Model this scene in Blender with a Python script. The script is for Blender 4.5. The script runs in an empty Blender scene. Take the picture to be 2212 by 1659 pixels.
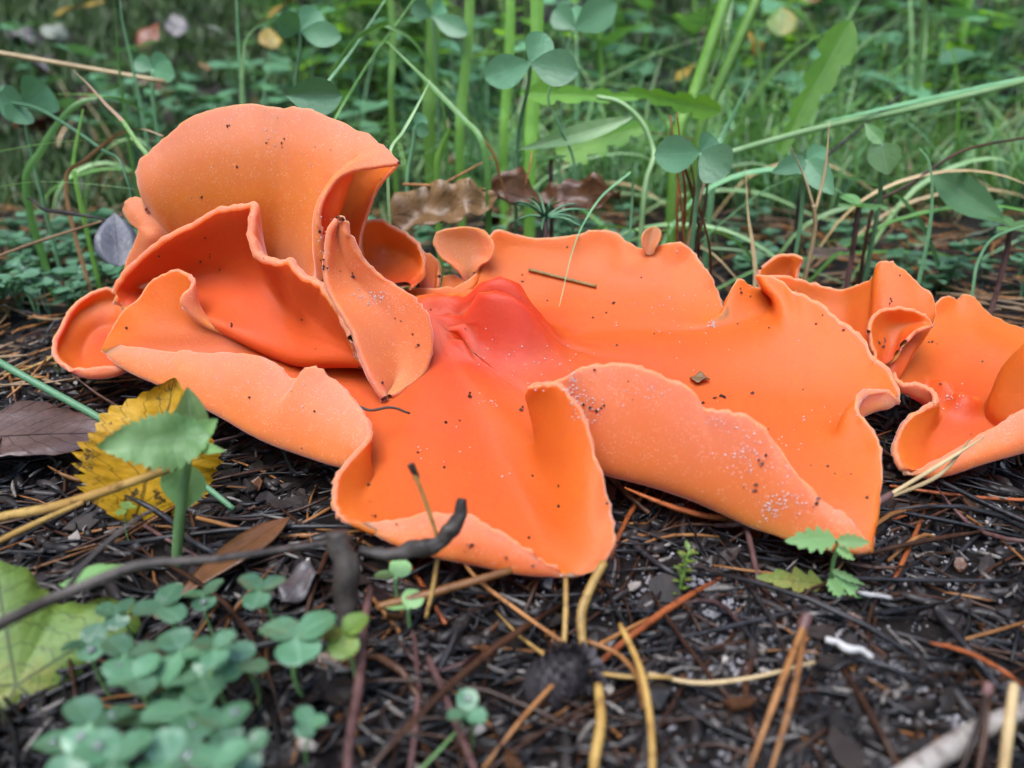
import bpy, math, random
import numpy as np
from mathutils import Vector, Matrix
from mathutils.bvhtree import BVHTree

# All layout numbers below are centimetres; CM turns them into metres.
CM = 0.01
SC = bpy.context.scene
COL = SC.collection
rng = random.Random(11)
nrng = np.random.default_rng(5)

# ------------------------------------------------------------------ camera
CAM_H, PITCH, FPX = 7.0, math.radians(25.0), 1770.0     # FPX: focal length in picture units of a 2212 x 1659 frame
cam_data = bpy.data.cameras.new('camera')
cam = bpy.data.objects.new('camera', cam_data); COL.objects.link(cam)
cam.location = (0, 0, CAM_H * CM)
cam.rotation_euler = (math.radians(90) - PITCH, 0, 0)
cam_data.sensor_width = 36.0
cam_data.lens = FPX / 2212.0 * 36.0
cam_data.clip_start = 0.002
cam_data.clip_end = 200.0
cam_data.dof.use_dof = True
cam_data.dof.focus_distance = 0.136
cam_data.dof.aperture_fstop = 17.0
SC.camera = cam

# ------------------------------------------------------------------ sky, sun, exposure
SUN_EL, SUN_AZ = math.radians(70), math.radians(215)
world = bpy.data.worlds.new('World'); SC.world = world; world.use_nodes = True
wn = world.node_tree.nodes; wl = world.node_tree.links
sky = wn.new('ShaderNodeTexSky'); sky.sky_type = 'NISHITA'; sky.sun_disc = False
sky.sun_elevation = SUN_EL; sky.sun_rotation = SUN_AZ
sky.air_density = 1.2; sky.dust_density = 1.0; sky.ozone_density = 1.0
wl.new(sky.outputs['Color'], wn['Background'].inputs['Color'])
wn['Background'].inputs['Strength'].default_value = 0.15
sun_data = bpy.data.lights.new('sun', 'SUN'); sun_data.energy = 1.4; sun_data.angle = math.radians(40)
sun_data.color = (1.0, 0.98, 0.95)
sun = bpy.data.objects.new('sun', sun_data); COL.objects.link(sun)
sdir = Vector((math.sin(SUN_AZ) * math.cos(SUN_EL), math.cos(SUN_AZ) * math.cos(SUN_EL), math.sin(SUN_EL)))
sun.rotation_euler = sdir.to_track_quat('Z', 'Y').to_euler()
SC.view_settings.view_transform = 'Standard'
SC.view_settings.look = 'None'
SC.view_settings.gamma = 1.0
SC.view_settings.use_curve_mapping = False
SC.view_settings.exposure = 1.84
SC.cycles.max_bounces = 6
SC.cycles.diffuse_bounces = 3
SC.cycles.glossy_bounces = 2
SC.cycles.transmission_bounces = 4
SC.cycles.transparent_max_bounces = 6
SC.cycles.caustics_reflective = False
SC.cycles.caustics_refractive = False
SC.cycles.adaptive_threshold = 0.03

# ------------------------------------------------------------------ helpers
FWD = np.array([0, math.cos(PITCH), -math.sin(PITCH)])
UPV = np.array([0, math.sin(PITCH), math.cos(PITCH)])
CAMP = np.array([0, 0, CAM_H])
def ray(u, v):
    return FWD + np.array([(u - 1106.0) / FPX, 0, 0]) + UPV * ((829.5 - v) / FPX)
def at(u, v, y):
    "the point of a picture direction that lies y cm ahead of the camera"
    d = ray(u, v); return CAMP + d * (y / d[1])

def hash_noise(x, y, s):
    "smooth value noise"
    x = np.asarray(x, float) / s; y = np.asarray(y, float) / s
    xi = np.floor(x); yi = np.floor(y); fx = x - xi; fy = y - yi
    fx = fx * fx * (3 - 2 * fx); fy = fy * fy * (3 - 2 * fy)
    def h(a, b):
        t = np.sin(a * 127.1 + b * 311.7 + s * 13.7) * 43758.5453
        return t - np.floor(t)
    return (h(xi, yi) * (1 - fx) + h(xi + 1, yi) * fx) * (1 - fy) + (h(xi, yi + 1) * (1 - fx) + h(xi + 1, yi + 1) * fx) * fy - 0.5

def ground(x, y):
    x = np.asarray(x, float); y = np.asarray(y, float)
    z = 0.55 * hash_noise(x + 3, y, 3.1) + 0.3 * hash_noise(x, y + 9, 1.3) + 0.14 * hash_noise(x, y, 0.5) + 0.07 * hash_noise(x + 5, y, 0.21)
    near = np.clip((np.hypot(x, y) - 300) / 300, 0, 1)
    z = z * (1 - near)
    s = np.clip((y - 34) / 60.0, 0, None)
    bank = 26 * (1 - np.exp(-s * s * 0.9 - s * 0.22))         # the low bank behind the fungi
    big = 2.2 * hash_noise(x, y, 17.0) * np.clip((y - 22) / 25, 0, 1) * (1 - near)
    return z + bank + big - 0.1
def on_ground(u, v, lift=0.0, near=4.0):
    d = ray(u, v); t = near
    for _ in range(3000):
        p = CAMP + d * t
        if p[2] <= ground(p[0], p[1]) + lift: break
        t += 0.03
    return p

def chord_cr(A, sub, closed=False):
    "Catmull-Rom along axis 0, tangents weighted by spacing"
    A = np.asarray(A, float); m = A.shape[0]
    if closed:
        E = np.concatenate([A[-1:], A, A[:2]], 0); segs = m
    else:
        E = np.concatenate([2 * A[:1] - A[1:2], A, 2 * A[-1:] - A[-2:-1]], 0); segs = m - 1
    out = []
    for i in range(segs):
        p0, p1, p2, p3 = E[i], E[i + 1], E[i + 2], E[i + 3]
        def ln(a, b): return np.maximum(np.sqrt(np.sqrt(((a - b) ** 2).sum(-1, keepdims=True))), 1e-4)
        d0, d1, d2 = ln(p1, p0), ln(p2, p1), ln(p3, p2)
        m1 = (p2 - p1) + d1 * ((p1 - p0) / d0 - (p2 - p0) / (d0 + d1))
        m2 = (p2 - p1) + d1 * ((p3 - p2) / d2 - (p3 - p1) / (d1 + d2))
        for k in range(sub):
            t = k / sub
            h00 = 2 * t ** 3 - 3 * t ** 2 + 1; h10 = t ** 3 - 2 * t ** 2 + t
            h01 = -2 * t ** 3 + 3 * t ** 2; h11 = t ** 3 - t ** 2
            out.append(h00 * p1 + h10 * m1 + h01 * p2 + h11 * m2)
    if not closed: out.append(A[-1])
    return np.array(out)

def mesh_obj(name, verts, faces, mats, parent=None, midx=None, smooth=True, origin=(0, 0, 0)):
    me = bpy.data.meshes.new(name)
    V = (np.asarray(verts, float) - np.asarray(origin, float)) * CM
    me.from_pydata(V.tolist(), [], [list(map(int, f)) for f in faces])
    if not isinstance(mats, (list, tuple)): mats = [mats]
    for m in mats: me.materials.append(m)
    if midx is not None: me.polygons.foreach_set('material_index', np.asarray(midx, np.int32))
    if smooth: me.polygons.foreach_set('use_smooth', np.ones(len(me.polygons), bool))
    me.update()
    o = bpy.data.objects.new(name, me); COL.objects.link(o)
    if parent is None: o.location = Vector(origin) * CM
    else:
        o.parent = parent
    return o
def tag(o, label, cat, group=None):
    o['label'] = label; o['category'] = cat
    if group: o['group'] = group
    return o
def thing(name, label, cat, loc=(0, 0, 0), group=None):
    o = bpy.data.objects.new(name, None); COL.objects.link(o)
    o.empty_display_size = 0.005
    o.location = Vector(loc) * CM
    return tag(o, label, cat, group)
def dup(root, loc=None, rotz=None, scale=None, label=None, tilt=(0, 0)):
    r = root.copy(); COL.objects.link(r)
    if loc is not None: r.location = Vector(loc) * CM
    if rotz is not None: r.rotation_euler = (tilt[0], tilt[1], rotz)
    if scale is not None: r.scale = (scale,) * 3
    if label: r['label'] = label
    for ch in root.children:
        c = ch.copy(); COL.objects.link(c); c.parent = r
        for g in ch.children:
            d = g.copy(); COL.objects.link(d); d.parent = c
    return r

# ------------------------------------------------------------------ materials
class NT:
    def __init__(s, name):
        s.m = bpy.data.materials.new(name); s.m.use_nodes = True
        s.n = s.m.node_tree.nodes; s.l = s.m.node_tree.links
        s.b = s.n['Principled BSDF']; s.out = s.n['Material Output']
    def node(s, t, **kw):
        n = s.n.new(t)
        for k, v in kw.items():
            if k in n.inputs: n.inputs[k].default_value = v
            else: setattr(n, k, v)
        return n
    def link(s, a, b): s.l.new(a, b)
    def coord(s, scale, rnd=True):
        tc = s.node('ShaderNodeTexCoord')
        mp = s.node('ShaderNodeMapping'); mp.inputs['Scale'].default_value = (scale,) * 3
        s.link(tc.outputs['Object'], mp.inputs['Vector'])
        if rnd:
            oi = s.node('ShaderNodeObjectInfo')
            mul = s.node('ShaderNodeMath', operation='MULTIPLY'); mul.inputs[1].default_value = 50
            s.link(oi.outputs['Random'], mul.inputs[0])
            s.link(mul.outputs[0], mp.inputs['Location'])
        return mp.outputs['Vector']
    def noise(s, vec, scale=1.0, detail=4, rough=0.6):
        n = s.node('ShaderNodeTexNoise'); n.inputs['Scale'].default_value = scale
        n.inputs['Detail'].default_value = detail; n.inputs['Roughness'].default_value = rough
        s.link(vec, n.inputs['Vector']); return n.outputs['Fac']
    def ramp(s, fac, stops):
        r = s.node('ShaderNodeValToRGB'); e = r.color_ramp.elements
        while len(e) < len(stops): e.new(0.5)
        for i, (p, c) in enumerate(stops):
            e[i].position = p; e[i].color = (*c, 1)
        s.link(fac, r.inputs['Fac']); return r.outputs['Color']
    def mix(s, a, b, fac, mode='MIX'):
        m = s.node('ShaderNodeMix', data_type='RGBA', blend_type=mode)
        for sock, val in ((m.inputs[0], fac), (m.inputs[6], a), (m.inputs[7], b)):
            if isinstance(val, (int, float)): sock.default_value = val
            elif isinstance(val, tuple): sock.default_value = (*val, 1)
            else: s.link(val, sock)
        return m.outputs[2]
    def bump(s, h, strength, dist):
        b = s.node('ShaderNodeBump'); b.inputs['Strength'].default_value = strength
        b.inputs['Distance'].default_value = dist
        s.link(h, b.inputs['Height']); s.link(b.outputs['Normal'], s.b.inputs['Normal']); return b
    def color(s, c):
        if isinstance(c, tuple): s.b.inputs['Base Color'].default_value = (*c, 1)
        else: s.link(c, s.b.inputs['Base Color'])
    def set(s, **kw):
        for k, v in kw.items(): s.b.inputs[k.replace('_', ' ')].default_value = v
        return s

def fungus_materials():
    t = NT('fungus_hymenium')
    v = t.coord(100, False)
    n1 = t.noise(v, 0.55, 3, 0.5); n2 = t.noise(v, 16, 3, 0.6)
    at_ = t.node('ShaderNodeAttribute', attribute_name='rimward')
    mixn = t.node('ShaderNodeMath', operation='MULTIPLY_ADD'); mixn.inputs[1].default_value = 0.35; t.link(n1, mixn.inputs[0]); t.link(at_.outputs['Fac'], mixn.inputs[2])
    c = t.ramp(mixn.outputs[0], [(0.15, (0.44, 0.042, 0.006)), (0.50, (0.48, 0.068, 0.008)), (1.0, (0.52, 0.098, 0.009))])
    # the wrinkled middle of the large fungus is redder flesh
    g = t.node('ShaderNodeNewGeometry'); d = t.node('ShaderNodeVectorMath', operation='DISTANCE')
    hub = at(1075, 690, 13.3) * CM; d.inputs[1].default_value = tuple(hub); t.link(g.outputs['Position'], d.inputs[0])
    n4 = t.noise(v, 2.2, 3, 0.6)
    ad = t.node('ShaderNodeMath', operation='MULTIPLY_ADD'); ad.inputs[1].default_value = 0.009; t.link(n4, ad.inputs[0]); t.link(d.outputs['Value'], ad.inputs[2])
    red = t.ramp(ad.outputs[0], [(0.010, (1, 1, 1)), (0.019, (0, 0, 0))])
    c = t.mix(c, (0.44, 0.024, 0.004), red)
    c2 = t.mix(c, (0.55, 0.12, 0.03), t.ramp(n2, [(0.58, (0, 0, 0)), (0.8, (0.3, 0.3, 0.3))]))
    t.color(c2)
    t.set(Roughness=0.55, Subsurface_Weight=0.75, Subsurface_Radius=(1.0, 0.4, 0.04), Subsurface_Scale=0.0055)
    t.b.inputs['Specular IOR Level'].default_value = 0.28
    t.bump(t.mix(n2, n4, 0.5), 0.3, 0.0004)
    hy = t.m
    t = NT('fungus_underside')
    v = t.coord(100, False)
    vo = t.node('ShaderNodeTexVoronoi'); vo.inputs['Scale'].default_value = 27; t.link(v, vo.inputs['Vector'])
    n1 = t.noise(v, 0.7, 3, 0.5); n3 = t.noise(v, 6, 4, 0.7)
    at_ = t.node('ShaderNodeAttribute', attribute_name='rimward')
    mixn = t.node('ShaderNodeMath', operation='MULTIPLY_ADD'); mixn.inputs[1].default_value = 0.30; t.link(n1, mixn.inputs[0]); t.link(at_.outputs['Fac'], mixn.inputs[2])
    mh = t.node('ShaderNodeMath', operation='MULTIPLY'); mh.inputs[1].default_value = 0.8; t.link(mixn.outputs[0], mh.inputs[0])
    # bare orange low down, more and more pale scurf towards the margin
    c = t.ramp(mh.outputs[0], [(0.52, (0.58, 0.130, 0.002)), (0.72, (0.54, 0.125, 0.024)), (0.97, (0.50, 0.155, 0.085))])
    gr = t.ramp(vo.outputs['Distance'], [(0.10, (1, 1, 1)), (0.40, (0, 0, 0))])
    c2 = t.mix(c, (0.68, 0.34, 0.25), t.mix((0, 0, 0), gr, t.ramp(n3, [(0.42, (0, 0, 0)), (0.62, (0.65, 0.65, 0.65))])))
    t.color(c2)
    t.set(Roughness=0.65, Subsurface_Weight=0.75, Subsurface_Radius=(1.0, 0.4, 0.05), Subsurface_Scale=0.0055,
          Sheen_Weight=0.5, Sheen_Roughness=0.4)
    t.b.inputs['Sheen Tint'].default_value = (1, 0.75, 0.75, 1)
    t.b.inputs['Specular IOR Level'].default_value = 0.4
    t.bump(vo.outputs['Distance'], -0.7, 0.0005)
    return hy, t.m
M_HY, M_UN = fungus_materials()

def soil_material():
    t = NT('forest_soil'); v = t.coord(100, False)
    n1 = t.noise(v, 1.2, 8, 0.7); n2 = t.noise(v, 9, 6, 0.7)
    c = t.ramp(n1, [(0.3, (0.005, 0.004, 0.0035)), (0.5, (0.014, 0.010, 0.009)), (0.72, (0.034, 0.025, 0.021))])
    c = t.mix(c, (0.10, 0.092, 0.09), t.ramp(n2, [(0.62, (0, 0, 0)), (0.75, (0.8, 0.8, 0.8))]))
    t.color(c); t.set(Roughness=0.5); t.b.inputs['Specular IOR Level'].default_value = 0.3; t.bump(n2, 0.9, 0.0018)
    return t.m
M_SOIL = soil_material()

# ------------------------------------------------------------------ ground
def build_ground():
    def axis(a, b, step, far):
        core = np.arange(a, b + 1e-6, step); ext = []; s = step; p = 0
        while p < far: s *= 1.22; p += s; ext.append(p)
        e = np.array(ext); return np.concatenate([(a - e)[::-1], core, b + e])
    xs = axis(-24, 24, 0.17, 4000); ys = axis(3, 48, 0.17, 4000)
    X, Y = np.meshgrid(xs, ys); Z = ground(X, Y)
    nx, ny = len(xs), len(ys)
    V = np.stack([X, Y, Z], -1).reshape(-1, 3)
    i = np.arange(ny - 1)[:, None] * nx + np.arange(nx - 1)[None]
    F = np.stack([i, i + 1, i + 1 + nx, i + nx], -1).reshape(-1, 4)
    me = bpy.data.meshes.new('ground')
    me.vertices.add(len(V)); me.vertices.foreach_set('co', (V * CM).ravel())
    me.loops.add(F.size); me.loops.foreach_set('vertex_index', F.ravel().astype(np.int32))
    me.polygons.add(len(F)); me.polygons.foreach_set('loop_start', np.arange(0, F.size, 4, dtype=np.int32))
    me.polygons.foreach_set('loop_total', np.full(len(F), 4, np.int32)); me.update(calc_edges=True)
    me.polygons.foreach_set('use_smooth', np.ones(len(F), bool))
    me.materials.append(M_SOIL)
    o = bpy.data.objects.new('ground', me); COL.objects.link(o); o['kind'] = 'structure'
build_ground()
# ------------------------------------------------------------------ unseen young pines of the wood, added to shut out the low sky
def pine_materials():
    t = NT('pine_foliage'); v = t.coord(1.0); t.color(t.ramp(t.noise(v, 3, 3, .6), [(.3, (.03, .06, .02)), (.7, (.06, .11, .035))])); t.set(Roughness=.6)
    b = NT('pine_bark'); v = b.coord(8.0); b.color(b.ramp(b.noise(v, 2, 4, .7), [(.3, (.05, .03, .02)), (.7, (.16, .09, .055))])); b.set(Roughness=.8)
    return t.m, b.m
def sky_blocker_pines():
    M_PF, M_PB = pine_materials(); r = np.random.default_rng(8); protos = []
    for q in range(3):
        H = 400 + 45 * q
        V = []; F = []
        for i in range(9):
            h = H * i / 8
            for k in range(8): a = k * .785; rad = 7 * (1 - .85 * i / 8) + .5; V.append((rad * math.cos(a), rad * math.sin(a), h))
        F = [(i * 8 + k, i * 8 + (k + 1) % 8, i * 8 + 8 + (k + 1) % 8, i * 8 + 8 + k) for i in range(8) for k in range(8)]
        t = thing('pine_tree', 'unseen young pine of the wood, added to block low sky light', 'tree', (0, 0, 0), 'unseen pines added to block low sky'); mesh_obj('trunk', V, F, M_PB, t)
        n = 2600; hh = r.random(n) ** .8; rad = (1 - hh) * 95 * np.sqrt(r.random(n)) + 5; a = r.random(n) * 6.283; c = np.stack([rad * np.cos(a), rad * np.sin(a), 40 + hh * (H - 30)], 1)
        d1 = r.normal(size=(n, 3)); d1 /= np.linalg.norm(d1, axis=1, keepdims=True); d2 = np.cross(d1, r.normal(size=(n, 3))); d2 /= np.linalg.norm(d2, axis=1, keepdims=True)
        V = np.stack([c - d1 * 13 - d2 * 3, c + d1 * 13 - d2 * 3, c + d1 * 13 + d2 * 3, c - d1 * 13 + d2 * 3], 1).reshape(-1, 3); F = (np.arange(n)[:, None] * 4 + [0, 1, 2, 3]).tolist()
        mesh_obj('crown', V, F, M_PF, t, smooth=False); protos.append(t)
    k = 0
    for ring, R, n in ((0, 260, 11), (1, 420, 14)):
        for i in range(n):
            a = 6.283 * (i + .5 * ring) / n + r.uniform(-.12, .12)
            if math.cos(a) < -.45 and ring == 0: continue                  # gap left in the ring to let light in behind the camera
            R2 = R * r.uniform(.9, 1.15); loc = (R2 * math.sin(a), R2 * math.cos(a), float(ground(R2 * math.sin(a), R2 * math.cos(a))) - 2)
            if k < 3: o = protos[k]; o.location = Vector(loc) * CM
            else: o = dup(protos[k % 3], loc, r.uniform(0, 6.28), r.uniform(.85, 1.2))
            k += 1
sky_blocker_pines()
# ------------------------------------------------------------------ orange fungi
FUNGUS_OBJS = []
def grid_normals(G, closed):
    du = np.gradient(G, axis=0) if not closed else (np.roll(G, -1, 0) - np.roll(G, 1, 0))
    dv = np.gradient(G, axis=1)
    n = np.cross(du, dv); L = np.linalg.norm(n, axis=-1, keepdims=True)
    n = n / np.maximum(L, 1e-9)
    return n
def sheet(name, G, parent, origin, thick=0.09, closed=False, rim=(0, 0, 0, 1), flip=False, ragged=0.011, pole=False, scurf_shade=None, lips=None):
    """G[i, j]: a skin of points. Becomes a closed body with a smooth (hymenium) side, a mealy underside and rounded
    rims. rim = which borders (i0, i1, j0, j1) are free edges."""
    flip = not flip
    nu, nv = G.shape[:2]
    N = grid_normals(G, closed)
    if pole: N[:, 0] = N[:, 2].mean(0) / np.linalg.norm(N[:, 2].mean(0))
    if flip: N = -N
    # the free edge waves and is nicked here and there
    G = G.copy()
    def wob(n, lo):
        a = np.cumsum(nrng.normal(size=(n + 8, 3)), 0); k = np.ones(lo) / lo
        b = nrng.normal(size=(n + 2 * lo, 3)); b = np.stack([np.convolve(b[:, q], k, 'same') for q in range(3)], 1)[lo:lo + n] * math.sqrt(lo)
        b[:3] *= 0; b[-3:] *= 0; return b
    if rim[3] and nv > 8 and nu > 60:
        m = max(3, nv // 5); f = np.linspace(0, 1, m) ** 1.5
        G[:, -m:] += (wob(nu, 9) * 0.011 + wob(nu, 25) * 0.016)[:, None, :] * f[None, :, None]
    # mealy, slightly uneven rim
    def ragg(a): return a + ragged * (nrng.random(a.shape[:1] + (1,)) - 0.5) * 2
    if rim[3]: G = G.copy(); G[:, -1] = ragg(G[:, -1])
    if rim[1] and not closed: G = G.copy(); G[-1] = ragg(G[-1])
    if rim[0] and not closed: G = G.copy(); G[0] = ragg(G[0])
    T = np.full((nu, nv), thick / 2)
    A = G + N * T[..., None]; B = G - N * T[..., None]
    V = np.concatenate([A.reshape(-1, 3), B.reshape(-1, 3)]); off = nu * nv
    F = []; MI = []
    iu = nu if closed else nu - 1
    for i in range(iu):
        i2 = (i + 1) % nu
        for j in range(nv - 1):
            a, b, c, d = i * nv + j, i2 * nv + j, i2 * nv + j + 1, i * nv + j + 1
            f1 = (a, b, c, d); f2 = (off + d, off + c, off + b, off + a)
            if flip: f1 = f1[::-1]; f2 = f2[::-1]
            F.append(f1); MI.append(0); F.append(f2); MI.append(1)
    extra = []
    def edge(idx, outdir, loop):
        "round lip along a border: two extra rows between the two skins"
        n = len(idx); base = off * 2 + len(extra)
        Pm = G.reshape(-1, 3)[idx]; Nn = N.reshape(-1, 3)[idx]
        for k in range(n):
            h = thick / 2 * (lips[k] if lips is not None and loop else 1.0)
            jit = 1 + 0.5 * (nrng.random() - 0.5)
            for ang in (50, 0, -50):
                ca, sa = math.cos(math.radians(ang)), math.sin(math.radians(ang))
                extra.append(Pm[k] + outdir[k] * (h * 1.1 * ca * jit) + Nn[k] * (h * 1.12 * sa))
        rng_ = range(n) if loop else range(n - 1)
        for k in rng_:
            k2 = (k + 1) % n
            c1 = [idx[k], base + k * 3, base + k * 3 + 1, base + k * 3 + 2, off + idx[k]]
            c2 = [idx[k2], base + k2 * 3, base + k2 * 3 + 1, base + k2 * 3 + 2, off + idx[k2]]
            for q in range(4):
                f = (c1[q], c2[q], c2[q + 1], c1[q + 1])
                F.append(f[::-1] if flip else f); MI.append(1)
    def unit(a): return a / np.maximum(np.linalg.norm(a, axis=-1, keepdims=True), 1e-9)
    if rim[3]: edge([i * nv + nv - 1 for i in range(nu)], unit(G[:, -1] - G[:, -3]), closed)
    if rim[2] and not pole: edge([i * nv for i in range(nu)][::-1], unit(G[:, 0] - G[:, 2])[::-1], closed)
    if not closed and rim[1]: edge([(nu - 1) * nv + j for j in range(nv)][::-1], unit(G[-1] - G[-3])[::-1], False)
    if not closed and rim[0]: edge([j for j in range(nv)], unit(G[0] - G[2]), False)
    if extra: V = np.concatenate([V, np.array(extra)])
    o = mesh_obj(name, V, F, [M_HY, M_UN], parent, MI, True, origin)
    FUNGUS_OBJS.append((V, F))
    jj = np.tile(np.linspace(0, 1, nv), nu) if scurf_shade is None else np.full(nu * nv, scurf_shade)
    att = o.data.attributes.new('rimward', 'FLOAT', 'POINT')
    att.data.foreach_set('value', np.concatenate([jj, jj, np.ones(len(extra))]).astype(np.float32))
    return o

def px(L): return np.array([at(*p) for p in L])
def loft(cols, su=5, sv=7, closed=False):
    "cols[i][j] = (u, v, y): a net of points, smoothed both ways"
    A = np.array([px(c) for c in cols])
    A = chord_cr(A, su, closed)
    A = np.swapaxes(chord_cr(np.swapaxes(A, 0, 1), sv, False), 0, 1)
    return A
def meridian_disc(C, spec, su=4, sv=8, sag=0.25, smooth=1.0):
    "a dish: centre, then for each meridian the rim point and the point where the wall bends up"
    c = at(*C); rows = []
    for s in spec:
        r = at(*s[:3]); b = at(*s[3:6])
        bul = s[6] if len(s) > 6 else 0.12
        p1 = c + (b - c) * 0.36; p2 = c + (b - c) * 0.72
        p1 = p1 + np.array([0, 0, -sag * 0.5]); p2 = p2 + np.array([0, 0, -sag])
        out = (b - c) * np.array([1, 1, 0]); out /= max(np.linalg.norm(out), 1e-6)
        m = b * 0.5 + r * 0.5 + out * bul
        rows.append([c, p1, p2, b, m, r])
    A = chord_cr(np.array(rows), su, True)
    A = np.swapaxes(chord_cr(np.swapaxes(A, 0, 1), sv, False), 0, 1)
    # even out the floor, more so towards the middle
    nv = A.shape[1]; w = np.clip(1 - (np.arange(nv) / nv) / 0.86, 0, 1)[None, :, None] ** 0.7
    for _ in range(int(60 * smooth)):
        S = 0.25 * np.roll(A, 1, 0) + 0.25 * np.roll(A, -1, 0) + 0.5 * A
        A = A * (1 - w) + S * w
    w2 = np.clip(1 - (np.arange(nv) / nv) / 0.60, 0, 1)[None, :, None]
    for _ in range(int(450 * smooth)):
        A = A * (1 - w2) + (0.25 * np.roll(A, 1, 0) + 0.25 * np.roll(A, -1, 0) + 0.5 * A) * w2
    for _ in range(int(10 * smooth)):
        S = A.copy(); S[:, 1:-1] = 0.25 * A[:, 2:] + 0.25 * A[:, :-2] + 0.5 * A[:, 1:-1]
        A = A * (1 - w) + S * w
    return A
def soften(G, it, keep=0.8):
    "evens out an open skin, leaving its rim row as drawn"
    nv = G.shape[1]; w = np.clip((keep - np.arange(nv) / (nv - 1)) / keep * 2.5, 0, 1)[None, :, None] * 0.8
    for _ in range(it):
        S = G.copy(); S[1:-1] = .25 * G[2:] + .25 * G[:-2] + .5 * G[1:-1]; G = G * (1 - w) + S * w
    return G
def bump_grid(G, p, amp, sx, sy, rot=0.0):
    d = G[..., :2] - np.asarray(p)[:2]
    c, s = math.cos(rot), math.sin(rot)
    a = d[..., 0] * c + d[..., 1] * s; b = -d[..., 0] * s + d[..., 1] * c
    w = np.exp(-(a / sx) ** 2 - (b / sy) ** 2)
    G[..., 2] += amp * w
    return G

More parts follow.
